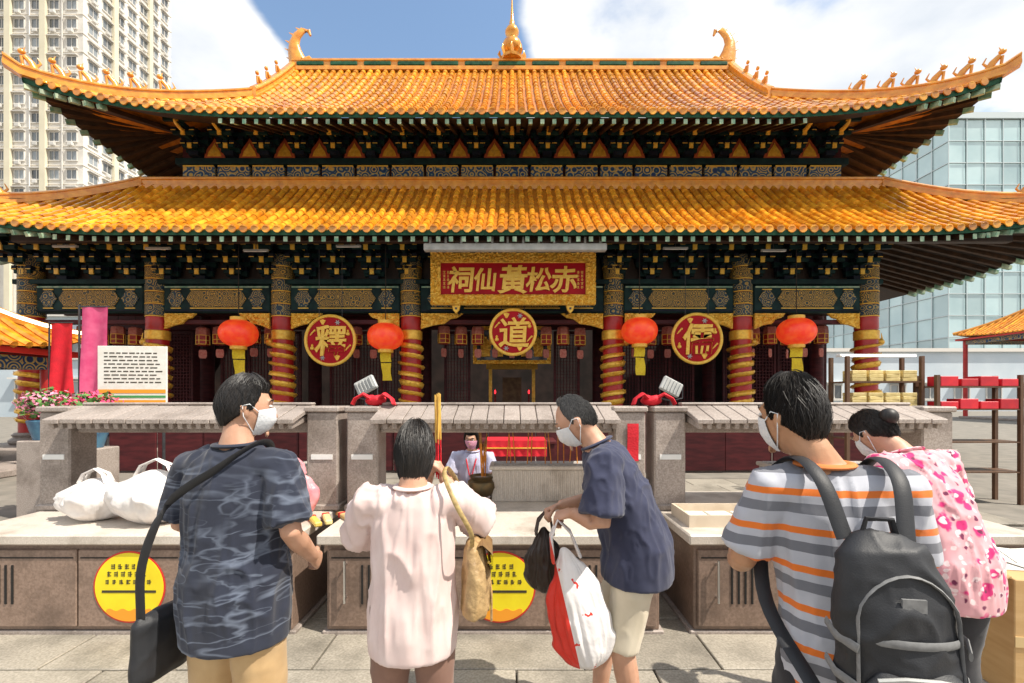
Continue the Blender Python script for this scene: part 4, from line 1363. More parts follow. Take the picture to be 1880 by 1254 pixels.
# cardboard carton with papers on a low trolley
M_CARD = mat('cardboard', (0.52, 0.32, 0.13), 0.8, col2=(0.60, 0.39, 0.18), scale=3, stretch=(1, 1, 9), bump=0.1)
ct = thing('hand_trolley', 'low steel hand trolley carrying the open cardboard carton', 'trolley', (2.78, 2.35, 0.012), R(-8))
MB().box(-0.42, 0.42, -0.28, 0.28, 0.14, 0.18).build('platform', M_GREYMETAL, ct, bevel=0.006)
for sx in (-0.34, 0.34):
    for sy in (-0.2, 0.2):
        w_ = MB().tube([(sx - 0.02, sy, 0.065), (sx + 0.02, sy, 0.065)], 0.062, 18).build('wheel', M_DARKMETAL, ct, smooth=30)
        MB().box(sx - 0.03, sx + 0.03, sy - 0.02, sy + 0.02, 0.06, 0.14).build('fork', M_STEEL, ct)
cb = thing('cardboard_carton', 'open tan cardboard carton with white papers, on a low trolley', 'carton', (2.78, 2.35, 0.192), R(-8))
MB().box(-0.36, 0.36, -0.24, 0.24, 0, 0.58).build('carton_body', M_CARD, cb, bevel=0.004)
MB().box(-0.3605, 0.3605, -0.245, -0.2405, 0.26, 0.31).build('packing_tape', mat('packing_tape', (0.62, 0.45, 0.22), 0.2), cb)
for k, (sx, a) in enumerate(((-1, 24), (1, 18))):
    q = MB().cbox((sx * (0.36 + 0.10), 0, 0.575 - 0.03), (0.21, 0.46, 0.006), 0, Matrix.Rotation(sx * R(a), 3, 'Y'))
    q.build('flap', M_CARD, cb)
for k in range(4):
    o = MB().box(-0.2, 0.2, -0.14, 0.14, 0, 0.004).build('paper_sheet', M_PAPER)
    o.location = (2.78 + (-0.12, 0.1, -0.02, 0.05)[k], 2.35 + (0.03, -0.04, 0.06, 0.0)[k], 0.774 + 0.0045 * k)
    o.rotation_euler = (0, 0, R((-12, 20, 4, -30)[k]))
    tag(o, 'white sheet of paper lying on top of the cardboard carton', 'paper', 'sheets of paper on the carton')

# notice board, flowers and display racks behind the altars
nb = thing('notice_board', 'white notice board with coloured stripes on a dark stand', 'notice board', (-5.0, 6.0, 0.012), R(6))
MB().box(-0.42, 0.42, -0.015, 0.015, 1.36, 2.28).build('board', M_PAPER, nb, bevel=0.004)
for z, m, h in ((1.66, M_ORANGEPRINT, 0.05), (1.60, M_GREENPRINT, 0.03), (1.53, M_ORANGEPRINT, 0.04), (1.44, M_BLUEPRINT, 0.07), (1.38, M_WHITE, 0.03)):
    MB().box(-0.41, 0.41, -0.019, -0.0155, z, z + h).build('stripe', m, nb)
ln = MB()
rs = random.Random(3)
for k in range(9):
    x = -0.34
    while x < 0.3:
        w = rs.uniform(0.03, 0.09)
        ln.box(x, x + w, -0.0175, -0.0155, 2.18 - k * 0.048, 2.195 - k * 0.048)
        x += w + 0.02
ln.build('fine_print', M_DARKPRINT, nb)
for sx in (-0.36, 0.36):
    MB().tube([(sx, 0.03, 0), (sx, 0.03, 2.25)], 0.018, 8).build('post', M_DARKMETAL, nb)
    MB().box(sx - 0.03, sx + 0.03, -0.22, 0.25, 0, 0.03).build('foot', M_DARKMETAL, nb)

def banner_stand(lab, px, y, m):
    x = (px - CX) / FPX * y
    t = thing('banner_stand', lab, 'banner', (x, y, 0.004), group='cloth banners on poles')
    MB().tube([(-0.24, 0, 0.0), (-0.24, 0, 3.15)], 0.016, 8).build('pole', M_DARKMETAL, t, smooth=True)
    MB().tube([(-0.26, 0, 3.12), (0.26, 0, 3.12)], 0.012, 8).build('cross_bar', M_DARKMETAL, t, smooth=True)
    MB().lathe([(0.22, 0), (0.22, 0.03), (0.03, 0.06)], (-0.24, 0, 0), 20).build('foot', M_DARKMETAL, t, smooth=30)
    q = MB()
    for o_ in (0.0, 0.006):
        q.grid(lambda u, v: (u * 0.22 + 0.02, o_ + 0.035 * math.sin(u * 4 + v * 3) * (0.3 + v), 3.11 - v * 1.45), np.linspace(-1, 1, 13), np.linspace(0, 1, 16))
    q.build('cloth', m, t, smooth=True, recalc=False)
banner_stand('tall pink cloth banner on a pole behind the crimson azaleas', 172, 7.6, M_PINKCLOTH)
banner_stand('tall crimson cloth banner on a pole beyond the pale pink azaleas', 112, 9.3, M_REDCLOTH)

def flower_pot(px, y, zpot, col, lab):
    x = (px - CX) / FPX * y
    t = thing('potted_azalea', lab, 'plant', (x, y, 0.0), group='potted flowers behind the altar')
    MB().box(-0.2, 0.2, -0.2, 0.2, 0.012, zpot - 0.02).build('pedestal', M_GRANITE, t, bevel=0.012)
    MB().lathe([(0.13, -0.018), (0.17, 0.12), (0.20, 0.24), (0.19, 0.25), (0.17, 0.22)], (0, 0, zpot), 20).build('pot', mat('blue_glazed_pot', (0.05, 0.12, 0.22), 0.25, col2=(0.08, 0.20, 0.30), scale=9), t, smooth=40)
    rs = random.Random(int(px))
    stem = MB()
    leaf = MB(); fl2 = MB()
    for k in range(9):
        a = rs.uniform(0, 6.28); r_ = rs.uniform(0.1, 0.3)
        stem.tube([(0, 0, zpot + 0.2), (r_ * 0.5 * math.cos(a), r_ * 0.5 * math.sin(a), zpot + 0.35), (r_ * math.cos(a), r_ * math.sin(a), zpot + 0.5)], [0.014, 0.01, 0.004], 5)
    for k in range(700):
        d = Vector((rs.gauss(0, 1), rs.gauss(0, 1), rs.gauss(0, 1))).normalized()
        lump = 0.75 + 0.5 * float(vnoise(np.array([[d.x * 3 + px, d.y * 3, d.z * 3]]))[0])
        c = Vector((d.x * 0.34, d.y * 0.30, d.z * 0.22)) * lump * rs.uniform(0.6, 1.0) + Vector((0, 0, zpot + 0.46))
        u = Vector((rs.gauss(0, 1), rs.gauss(0, 1), rs.gauss(0, 1))).normalized()
        v = u.cross(d + Vector((0.01, 0.02, 0))).normalized()
        isf = rs.random() < 0.55
        s = 0.035 if isf else 0.045
        (fl2 if isf else leaf).add([c - u * s, c + v * s * 0.5, c + u * s, c - v * s * 0.5], [(0, 1, 2, 3)])
    stem.build('stems', M_WOOD, t)
    tag(leaf.build('leaves', mat('azalea_leaf', (0.06, 0.16, 0.03), 0.5, col2=(0.12, 0.26, 0.05), scale=20), t, recalc=False), kind='stuff')
    tag(fl2.build('blossoms', mat('azalea_bloom', col, 0.6, col2=tuple(min(1, c * 1.3) for c in col), scale=20), t, recalc=False), kind='stuff')
flower_pot(165, 5.6, 1.02, (0.72, 0.06, 0.16), 'pot of crimson azaleas on a stone pedestal beside the notice board')
flower_pot(85, 6.2, 1.06, (0.70, 0.25, 0.35), 'pot of pale pink azaleas on a pedestal farther from the notice board')

M_RACK = mat('rack_wood', (0.09, 0.045, 0.025), 0.5, col2=(0.14, 0.07, 0.035), scale=4, stretch=(8, 1, 1))
def rack(lab, loc, w, h, shelves):
    t = thing('display_rack', lab, 'rack', loc, group='display racks behind the altar')
    for sx in (-w / 2, w / 2):
        for sy in (-0.18, 0.18):
            MB().box(sx - 0.025, sx + 0.025, sy - 0.025, sy + 0.025, 0, h).build('post', M_RACK, t)
    for z in shelves:
        MB().box(-w / 2 - 0.02, w / 2 + 0.02, -0.2, 0.2, z - 0.02, z).build('shelf', M_RACK, t)
    return t
rack('dark wooden rack stacked with gold joss paper under a white lamp', (5.75, 7.2, 0.0), 1.15, 2.25, (0.5, 0.98, 1.46, 1.86))
rs = random.Random(9)
M_JOSS = mat('gold_joss_paper', (0.55, 0.42, 0.16), 0.6, col2=(0.68, 0.54, 0.24), scale=12, rnd=0.2)
M_REDBOX = mat('red_box', (0.62, 0.02, 0.03), 0.45, col2=(0.5, 0.015, 0.03), scale=8, rnd=0.25)
def stack_item(name, m, x, y, z, w, d, h, lab, cat, group):
    o = MB().box(-w / 2, w / 2, -d / 2, d / 2, 0, h).build(name, m, None, bevel=0.006)
    o.location = (x, y, z)
    o.rotation_euler = (0, 0, rs.uniform(-0.06, 0.06))
    tag(o, lab, cat, group)
for z in (1.46, 1.86):
    for k in range(4):
        zz = z + 0.001
        for q in range(4 if z < 1.5 else 3):
            stack_item('joss_paper_stack', M_JOSS, 5.36 + k * 0.26, 7.12, zz, 0.22, 0.22, 0.055, 'gold bundle of joss paper stacked on the %s shelf of the dark rack' % ('middle' if z < 1.5 else 'top'), 'paper bundle', 'joss paper stacks on the rack')
            zz += 0.056
wl = thing('rack_lamp', 'white tube lamp along the top of the joss paper rack', 'lamp', (5.75, 7.2, 2.251))
MB().box(-0.6, 0.6, -0.06, 0.04, 0, 0.04).build('housing', M_WHITE, wl, bevel=0.006)
MB().tube([(-0.57, -0.08, 0.012), (0.57, -0.08, 0.012)], 0.016, 8).build('tube', mat('lit_tube', (1, 0.97, 0.92), 0.4, emit=1.6), wl, smooth=True)
rack('low dark rack of red boxes beside the joss paper rack', (7.0, 7.0, 0.0), 1.25, 1.95, (0.5, 0.95, 1.44, 1.78))
for z in (1.44, 1.78):
    for k in range(4):
        stack_item('red_gift_box', M_REDBOX, 6.55 + k * 0.30, 6.92, z + 0.001, 0.26, 0.24, 0.11 + 0.04 * ((k + int(z * 10)) % 2), 'red box standing on the %s shelf of the low dark rack' % ('lower' if z < 1.5 else 'top'), 'box', 'red boxes on the rack')
# ================================================================ side pavilions, towers, far walls
def pavilion(lab, cx, cy, half, ze, zt, colm, banner):
    t = thing('side_pavilion', lab, 'pavilion', (cx, cy, 0.0), group=None)
    roof = MB()
    def pt(face, u, v):
        w = half * (1 - v) + 0.12 * v
        lift = 0.32 * (abs(u) ** 3) * (1 - v) ** 2
        z = ze + (zt - ze) * (0.55 * v + 0.45 * v * v) + lift
        q = Vector((u * w, -w, z))
        return Matrix.Rotation(face * math.pi / 2, 3, 'Z') @ q
    for f in range(4):
        roof.grid(lambda u, v: pt(f, u, v), np.linspace(-1, 1, 17), np.linspace(0, 1, 7))
    rf = roof.build('pavilion_roof', M_PAN, t, smooth=True, recalc=False)
    for f in (0, 1, 3):
        n = int(2 * half / 0.27)
        for i in range(n):
            x = -half + (i + 0.5) * 2 * half / n
            ve = max(0.05, 1 - abs(x) / half * 1.0)
            pts = []
            for v in np.linspace(0, ve, 7):
                w = half * (1 - v) + 0.12 * v
                pts.append(pt(f, max(-1, min(1, x / w)), v) + Vector((0, 0, 0.02)))
            MB().tube(pts, 0.075, 7).build('tile_row', M_TILE, rf, smooth=50)
        pts = [pt(f, 1, v) + Vector((0, 0, 0.05)) for v in np.linspace(0, 1, 9)]
        MB().tube(pts, 0.12, 8).build('hip_ridge', M_RIDGE, rf, smooth=True)
    pts = [pt(2, 1, v) + Vector((0, 0, 0.05)) for v in np.linspace(0, 1, 9)]
    MB().tube(pts, 0.12, 8).build('hip_ridge', M_RIDGE, rf, smooth=True)
    MB().lathe([(0.22, 0), (0.25, 0.1), (0.14, 0.2), (0.22, 0.36), (0.12, 0.55), (0.03, 0.85), (0.005, 1.0)], (0, 0, zt), 16).build('finial', M_FIN, rf, smooth=60)
    for f in range(4):
        M3 = Matrix.Rotation(f * math.pi / 2, 3, 'Z')
        k = 0.006 * (f % 2)
        MB().cbox(M3 @ Vector((0, -half + 0.1, ze - 0.06)), (2 * half - 0.2, 0.06, 0.13), 0, M3).build('red_eave_board', M_REDPRINT, t)
        MB().cbox(M3 @ Vector((0, -half + 0.45, ze - 0.28 - k)), (2 * half - 0.82, 0.16, 0.26), 0, M3).build('eave_beam', M_FRIEZE, t)
        px_, py_ = ((-1, -1), (1, -1), (1, 1), (-1, 1))[f]
        MB().lathe([(0.13, 0), (0.13, ze - 0.15)], (px_ * (half - 0.45), py_ * (half - 0.45), 0), 16).build('post', colm, t, smooth=True)
    sf = MB().add([(-half, -half, ze - 0.005), (half, -half, ze - 0.005), (half, half, ze - 0.005), (-half, half, ze - 0.005)], [(3, 2, 1, 0)])
    sf.build('pavilion_ceiling', M_WOOD, t)
    MB().box(-half + 0.2, half - 0.2, -half + 0.2, half - 0.2, 0.004, 0.15).build('pavilion_base', M_GRANITE, t, bevel=0.02)
    if banner:
        q = MB()
        bx = half - 0.62
        q.grid(lambda u, v: (bx + u * 0.19, -half + 0.30 + 0.03 * math.sin(v * 5 + u), ze - 0.42 - v * 1.25), np.linspace(-1, 1, 5), np.linspace(0, 1, 12))
        q.grid(lambda u, v: (bx + u * 0.19, -half + 0.308 + 0.03 * math.sin(v * 5 + u), ze - 0.42 - v * 1.25), np.linspace(-1, 1, 5), np.linspace(0, 1, 12))
        q.build('banner', M_PINKCLOTH, t, smooth=True, recalc=False)
        for sx in (-0.9, 0.0):
            q = MB()
            q.grid(lambda u, v: (sx + u * 0.4, -half + 0.30 + 0.03 * math.sin(v * 4 + u), ze - 0.42 - v * 0.6), np.linspace(-1, 1, 5), np.linspace(0, 1, 8))
            q.grid(lambda u, v: (sx + u * 0.4, -half + 0.308 + 0.03 * math.sin(v * 4 + u), ze - 0.42 - v * 0.6), np.linspace(-1, 1, 5), np.linspace(0, 1, 8))
            q.build('banner', M_PINKCLOTH if sx < -0.5 else M_WHITE, t, smooth=True, recalc=False)
    return t
pavilion('small square pavilion with orange roof, red eave and pink banner beside the flowers', -12.1, 8.3, 2.25, 2.62, 4.4, M_RED, True)
pavilion('distant square pavilion with orange roof standing before the glass tower', 36.5, 27.5, 5.0, 5.6, 9.6, M_RED, False)

# apartment tower
M_CREAM = mat('cream_render', (0.72, 0.68, 0.61), 0.85, col2=(0.80, 0.76, 0.69), scale=0.25, bump=0.05, dirt=((0.52, 0.48, 0.42), 0.35, 0.6))
M_WFRAME = mat('window_frame_paint', (0.66, 0.63, 0.58), 0.6, rnd=0.15)
M_WGLASS = mat('window_glass', (0.20, 0.22, 0.23), 0.08, rnd=0.6, spec=0.8)
M_AC = mat('air_conditioner', (0.60, 0.58, 0.54), 0.6, rnd=0.15)
M_TRIM = mat('yellow_trim', (0.72, 0.66, 0.50), 0.8, col2=(0.66, 0.60, 0.45), scale=0.5)
tw = thing('apartment_tower', 'tall cream apartment tower with rows of windows beyond the upper roof corner', 'building', (-83, 79, 0.0), world=True)
X1, Y0, Y1, HT = -66.0, 70.0, 88.0, 84.0
MB().box(-100, X1, Y0, Y1, 0, HT).build('tower_wall', M_CREAM, tw)
wf = MB()
for a, b_, c, d in ((-0.8, 0.8, 0, 0.08), (-0.8, 0.8, 1.42, 1.5), (-0.8, -0.72, 0.08, 1.42), (0.72, 0.8, 0.08, 1.42), (-0.04, 0.04, 0.08, 1.42)):
    wf.box(a, b_, -0.10, 0.04, c, d)
wf.box(-0.95, 0.95, -0.45, 0.04, 1.62, 1.74)                             # sun hood
wf.box(-0.9, 0.9, -0.18, 0.04, -0.12, -0.02)                             # sill
wme = wf.mesh('window', M_WFRAME)
pme = MB().box(-0.72, 0.72, -0.03, -0.01, 0.08, 1.42).mesh('pane', M_WGLASS)
ame = MB().box(-0.35, 0.35, -0.5, -0.02, -0.72, -0.22).mesh('air_conditioner', M_AC, bevel=0.03)
rs = random.Random(21)
for fl_ in range(8, 27):
    z = fl_ * 2.9
    for k in range(6):
        x = X1 - 1.7 - k * 2.7
        w = link('window', wme, tw, (x + 83, Y0 - 79, z))
        link('pane', pme, w)
        if rs.random() < 0.45:
            link('air_conditioner', ame, w)
    for k in range(7):
        y = Y0 + 1.6 + k * 2.45
        w = link('window', wme, tw, (X1 + 83, y - 79, z), (0, 0, R(90)))
        link('pane', pme, w)
        if rs.random() < 0.45:
            link('air_conditioner', ame, w)
    MB().box(X1 - 17, X1 + 0.1, Y0 - 0.12, Y1 + 0.1, z - 0.75, z - 0.62).build('floor_band', M_CREAM, tw)
for x in (X1 - 5.8, X1 - 11.2):
    MB().box(x - 0.45, x + 0.45, Y0 - 0.55, Y0 - 0.13, 0, HT).build('pier', M_TRIM, tw)
for y in (Y0 + 5.3, Y0 + 12.6):
    MB().box(X1 + 0.13, X1 + 0.55, y - 0.4, y + 0.4, 0, HT).build('pier', M_TRIM, tw)
for k in range(3):
    MB().tube([(X1 - 3.0 - 5 * k, Y0 - 0.25, 4), (X1 - 3.0 - 5 * k, Y0 - 0.25, HT)], 0.09, 6).build('drain_pipe', M_WFRAME, tw)

# glass office tower
M_CURTAIN = mat('curtain_glass', (0.40, 0.56, 0.58), 0.06, col2=(0.50, 0.66, 0.67), scale=0.2, rnd=0.22, spec=1.0, coat=0.5)
M_MULL = mat('mullion', (0.60, 0.66, 0.66), 0.4, 0.3)
gx0, gy0, gy1, gh = 72.0, 75.0, 108.0, 47.5
gt = thing('glass_tower', 'pale blue-green glass office block beyond the lower roof end', 'building', (86, 90, 0.0), world=True)
MB().box(gx0 + 0.3, 100, gy0 + 0.3, gy1, 0, gh - 0.4).build('tower_core', mat('tower_core', (0.10, 0.13, 0.14), 0.6), gt)
gm = MB().box(-1.42, 1.42, -0.03, 0.03, 0.06, 3.48).mesh('glass_pane', M_CURTAIN)
for fl_ in range(13):
    z = 0.4 + fl_ * 3.6
    for k in range(9):
        link('glass_pane', gm, gt, (gx0 + 1.5 + k * 3.0 - 86, gy0 + 0.2 - 90, z), (R(rs.uniform(-0.4, 0.4)), 0, R(rs.uniform(-0.4, 0.4))))
    for k in range(11):
        link('glass_pane', gm, gt, (gx0 + 0.2 - 86, gy0 + 1.5 + k * 3.0 - 90, z), (R(rs.uniform(-0.4, 0.4)), 0, R(90 + rs.uniform(-0.4, 0.4))))
    MB().box(gx0, 100, gy0, gy0 + 0.1, z - 0.10, z + 0.02).build('floor_mullion', M_MULL, gt)
    MB().box(gx0, gx0 + 0.1, gy0 + 0.11, gy1, z - 0.10, z + 0.02).build('floor_mullion', M_MULL, gt)
for k in range(10):
    MB().box(gx0 + k * 3.0 - 0.05, gx0 + k * 3.0 + 0.05, gy0 - 0.05, gy0 - 0.002, 0, gh).build('mullion_post', M_MULL, gt)
for k in range(1, 12):
    MB().box(gx0 - 0.05, gx0 - 0.002, gy0 + k * 3.0 - 0.05, gy0 + k * 3.0 + 0.05, 0, gh).build('mullion_post', M_MULL, gt)
MB().box(gx0 - 0.2, 100.2, gy0 - 0.2, gy1 + 0.2, gh - 0.3, gh + 0.7).build('parapet', M_MULL, gt)

# low far blocks beyond the court
def low_block(lab, x0, x1, y, h, m):
    t = thing('low_building', lab, 'building', ((x0 + x1) / 2, y, 0), world=True)
    MB().box(x0, x1, y, y + 8, 0, h).build('block_wall', m, t)
    MB().box(x0 - 0.2, x1 + 0.2, y - 0.3, y + 8.2, h, h + 0.35).build('parapet', M_WFRAME, t)
    n = int((x1 - x0) / 3.2)
    for k in range(n):
        for z in np.arange(1.2, h - 1.6, 3.2):
            xc_ = x0 + (k + 0.5) * (x1 - x0) / n
            w = link('window', wme, t, (xc_ - (x0 + x1) / 2, 0, float(z)))
            link('pane', pme, w)
low_block('low pale blue-grey block far behind the small pavilion', -62, -17.5, 34, 7.5, mat('blue_grey_render', (0.42, 0.50, 0.56), 0.8, col2=(0.50, 0.57, 0.62), scale=0.4))
low_block('low pale block far behind the display racks', 18, 60, 46, 6.0, mat('pale_blue_render', (0.52, 0.60, 0.66), 0.8, col2=(0.60, 0.67, 0.72), scale=0.4))
# ================================================================ people
TMP = bpy.data.scenes.new('shaping')
def remesh(mb, voxel, iters, name, m, fold=None, smooth=True):
    """Fuse overlapping closed shapes into one continuous surface, then add folds along the normals."""
    me = mb.mesh(name, m)
    o = bpy.data.objects.new(name, me)
    TMP.collection.objects.link(o)
    md = o.modifiers.new('r', 'REMESH')
    md.mode = 'VOXEL'
    md.voxel_size = voxel
    md.use_smooth_shade = True
    sm = o.modifiers.new('s', 'SMOOTH')
    sm.factor = 0.5
    sm.iterations = iters
    TMP.view_layers[0].update()
    dg = TMP.view_layers[0].depsgraph
    res = bpy.data.meshes.new_from_object(o.evaluated_get(dg))
    bpy.data.objects.remove(o)
    if fold is not None:
        n = len(res.vertices)
        co = np.empty(n * 3); res.vertices.foreach_get('co', co); co = co.reshape(-1, 3)
        no = np.empty(n * 3); res.vertices.foreach_get('normal', no); no = no.reshape(-1, 3)
        dd = fold(co)
        co = co + no * np.maximum(dd, -0.5 * np.abs(dd).max() * 0.6)[:, None]
        res.vertices.foreach_set('co', co.reshape(-1))
    res.materials.clear()
    res.materials.append(m)
    res.polygons.foreach_set('use_smooth', [True] * len(res.polygons))
    res.update()
    res.name = name
    return res

def drape(amp, seed, stretch=(13, 13, 3.6), fine=0.45, diag=0.0):
    """Cloth folds: long ridges running down (stretch), broken by smaller creases."""
    def f(co):
        q = co * np.array(stretch) + seed
        q[:, 0] += diag * co[:, 2] * 6
        w = vnoise(q * 0.7 + 11)[:, None]
        a = 1 - np.abs(2 * vnoise(q + w * 2.2) - 1)
        big = vnoise(q * 0.45 + 40) - 0.5
        b = 1 - np.abs(2 * vnoise(q * np.array((2.3, 2.3, 2.8)) + 5) - 1)
        return amp * ((a ** 2.6 - 0.32) + fine * (b ** 2.2 - 0.33) + 0.8 * big)
    return f

M_SKIN = mat('skin', (0.50, 0.27, 0.17), 0.5, col2=(0.58, 0.33, 0.22), scale=14, bump=0.06, bscale=220, coords='object')
M_SKINTAN = mat('tanned_skin', (0.42, 0.21, 0.11), 0.48, col2=(0.50, 0.27, 0.15), scale=14, bump=0.06, bscale=220, coords='object')
for m in (M_SKIN, M_SKINTAN):
    p = m.node_tree.nodes['Principled BSDF']
    p.inputs['Subsurface Weight'].default_value = 0.12
    p.inputs['Subsurface Radius'].default_value = (0.012, 0.005, 0.003)
M_HAIR = mat('black_hair', (0.008, 0.007, 0.007), 0.5, col2=(0.022, 0.017, 0.014), scale=40, coords='object', stretch=(3, 3, 0.6))
M_HAIRG = mat('greying_hair', (0.02, 0.018, 0.017), 0.45, col2=(0.10, 0.095, 0.09), scale=90, coords='object', stretch=(3, 3, 0.5))
M_MASK = mat('face_mask', (0.78, 0.80, 0.82), 0.8, col2=(0.72, 0.75, 0.78), scale=50, bump=0.15, bscale=90, coords='object')
M_EYEW = mat('eye_white', (0.75, 0.72, 0.68), 0.2)
M_EYED = mat('eye_dark', (0.02, 0.012, 0.008), 0.12)
M_LIP = mat('lip', (0.42, 0.16, 0.13), 0.45)
def cloth(name, a, b, scale=8, rough=0.9, bump=0.07, bscale=420):
    return mat(name, a, rough, col2=b, scale=scale, bump=bump, bscale=bscale, coords='object', sheen=0.15)
M_BLOUSE = cloth('pale_pink_cotton', (0.66, 0.50, 0.47), (0.74, 0.60, 0.57))
M_BROWNP = cloth('brown_trousers', (0.20, 0.105, 0.075), (0.25, 0.14, 0.10))
M_KHAKI = cloth('khaki_trousers', (0.46, 0.30, 0.14), (0.54, 0.37, 0.19))
M_NAVY = cloth('navy_cotton', (0.022, 0.026, 0.06), (0.04, 0.046, 0.09))
M_BEIGE = cloth('beige_shorts', (0.62, 0.54, 0.40), (0.70, 0.62, 0.48))
M_BLACKC = cloth('black_cloth', (0.012, 0.012, 0.015), (0.022, 0.022, 0.026))
M_LILAC = cloth('lilac_uniform', (0.44, 0.44, 0.60), (0.54, 0.54, 0.68))
M_DARKT = cloth('dark_trousers', (0.02, 0.02, 0.025), (0.035, 0.035, 0.04))
M_SHOE = mat('shoe', (0.03, 0.028, 0.028), 0.5, col2=(0.06, 0.055, 0.05), scale=9)

def pattern_navy():
    m = cloth('navy_sketch_print', (0.014, 0.018, 0.034), (0.022, 0.028, 0.05))
    t, n, l, p = nodes_of(m)
    tc_ = n('ShaderNodeTexCoord')
    base = p.inputs['Base Color'].links[0].from_socket
    last = base
    for k, (sc, thr, colr) in enumerate(((6.0, 0.09, (0.13, 0.155, 0.21)), (12.0, 0.07, (0.10, 0.12, 0.165)))):
        mp_ = n('ShaderNodeMapping')
        mp_.inputs['Scale'].default_value = (0.42, 0.42, 1.5)
        mp_.inputs['Location'].default_value = (k * 3.1, 0, 1.7)
        l(tc_.outputs['Object'], mp_.inputs[0])
        nz = n('ShaderNodeTexNoise'); nz.inputs['Scale'].default_value = sc; nz.inputs['Detail'].default_value = 2.5; nz.inputs['Distortion'].default_value = 0.8
        l(mp_.outputs[0], nz.inputs['Vector'])
        s = n('ShaderNodeMath'); s.operation = 'SUBTRACT'; s.inputs[1].default_value = 0.5
        l(nz.outputs['Fac'], s.inputs[0])
        a = n('ShaderNodeMath'); a.operation = 'ABSOLUTE'; l(s.outputs[0], a.inputs[0])
        r = n('ShaderNodeMapRange'); r.inputs['From Min'].default_value = thr * 0.5; r.inputs['From Max'].default_value = 0.0
        l(a.outputs[0], r.inputs['Value'])
        g2 = n('ShaderNodeTexNoise'); g2.inputs['Scale'].default_value = 3.0; l(mp_.outputs[0], g2.inputs['Vector'])
        r2 = n('ShaderNodeMapRange'); r2.inputs['From Min'].default_value = 0.42; r2.inputs['From Max'].default_value = 0.55
        l(g2.outputs['Fac'], r2.inputs['Value'])
        mu = n('ShaderNodeMath'); mu.operation = 'MULTIPLY'; l(r.outputs[0], mu.inputs[0]); l(r2.outputs[0], mu.inputs[1])
        mx = n('ShaderNodeMix'); mx.data_type = 'RGBA'
        l(mu.outputs[0], mx.inputs[0]); l(last, mx.inputs[6]); mx.inputs[7].default_value = (*colr, 1)
        last = mx.outputs[2]
    l(last, p.inputs['Base Color'])
    return m
M_NAVYPAT = pattern_navy()
def pattern_floral():
    m = cloth('pink_floral_print', (0.66, 0.30, 0.34), (0.72, 0.40, 0.42))
    t, n, l, p = nodes_of(m)
    tc_ = n('ShaderNodeTexCoord')
    base = p.inputs['Base Color'].links[0].from_socket
    last = base
    for sc, thr, colr in ((15, 0.42, (0.62, 0.02, 0.16)), (26, 0.33, (0.80, 0.62, 0.62)), (19, 0.22, (0.16, 0.02, 0.07))):
        nz = n('ShaderNodeTexNoise'); nz.inputs['Scale'].default_value = 18; l(tc_.outputs['Object'], nz.inputs['Vector'])
        ad = n('ShaderNodeVectorMath'); ad.operation = 'MULTIPLY_ADD'
        l(nz.outputs['Color'], ad.inputs[0]); ad.inputs[1].default_value = (0.05, 0.05, 0.05); l(tc_.outputs['Object'], ad.inputs[2])
        vo = n('ShaderNodeTexVoronoi'); vo.inputs['Scale'].default_value = sc; l(ad.outputs[0], vo.inputs['Vector'])
        r = n('ShaderNodeMapRange'); r.inputs['From Min'].default_value = thr; r.inputs['From Max'].default_value = thr - 0.08
        l(vo.outputs['Distance'], r.inputs['Value'])
        mx = n('ShaderNodeMix'); mx.data_type = 'RGBA'
        l(r.outputs[0], mx.inputs[0]); l(last, mx.inputs[6]); mx.inputs[7].default_value = (*colr, 1)
        last = mx.outputs[2]
    l(last, p.inputs['Base Color'])
    return m
M_FLORAL = pattern_floral()
def pattern_stripes():
    m = cloth('grey_orange_stripe', (0.40, 0.41, 0.46), (0.48, 0.49, 0.54))
    t, n, l, p = nodes_of(m)
    tc_ = n('ShaderNodeTexCoord')
    base = p.inputs['Base Color'].links[0].from_socket
    sp_ = n('ShaderNodeSeparateXYZ'); l(tc_.outputs['Object'], sp_.inputs[0])
    mu = n('ShaderNodeMath'); mu.operation = 'MULTIPLY'; mu.inputs[1].default_value = 9.5; l(sp_.outputs[2], mu.inputs[0])
    fr_ = n('ShaderNodeMath'); fr_.operation = 'FRACT'; l(mu.outputs[0], fr_.inputs[0])
    last = base
    for lo_, hi_, colr in ((0.62, 0.80, (0.72, 0.17, 0.02)), (0.15, 0.42, (0.16, 0.165, 0.19))):
        a = n('ShaderNodeMath'); a.operation = 'GREATER_THAN'; a.inputs[1].default_value = lo_; l(fr_.outputs[0], a.inputs[0])
        b = n('ShaderNodeMath'); b.operation = 'LESS_THAN'; b.inputs[1].default_value = hi_; l(fr_.outputs[0], b.inputs[0])
        c = n('ShaderNodeMath'); c.operation = 'MULTIPLY'; l(a.outputs[0], c.inputs[0]); l(b.outputs[0], c.inputs[1])
        mx = n('ShaderNodeMix'); mx.data_type = 'RGBA'
        l(c.outputs[0], mx.inputs[0]); l(last, mx.inputs[6]); mx.inputs[7].default_value = (*colr, 1)
        last = mx.outputs[2]
    l(last, p.inputs['Base Color'])
    return m
M_STRIPE = pattern_stripes()

V = Vector
def smooth_path(pts, n=6):
    # Catmull-Rom through the points
    pts = [V(p) for p in pts]
    q = [pts[0] * 2 - pts[1]] + pts + [pts[-1] * 2 - pts[-2]]
    r = []
    for i in range(1, len(q) - 2):
        for s in range(n):
            u = s / n
            a, b, c, d = q[i - 1], q[i], q[i + 1], q[i + 2]
            r.append(0.5 * ((2 * b) + (c - a) * u + (2 * a - 5 * b + 4 * c - d) * u * u + (3 * b - a - 3 * c + d) * u ** 3))
    return r + [pts[-1]]
def lerp(a, b, t):
    return a + (b - a) * t

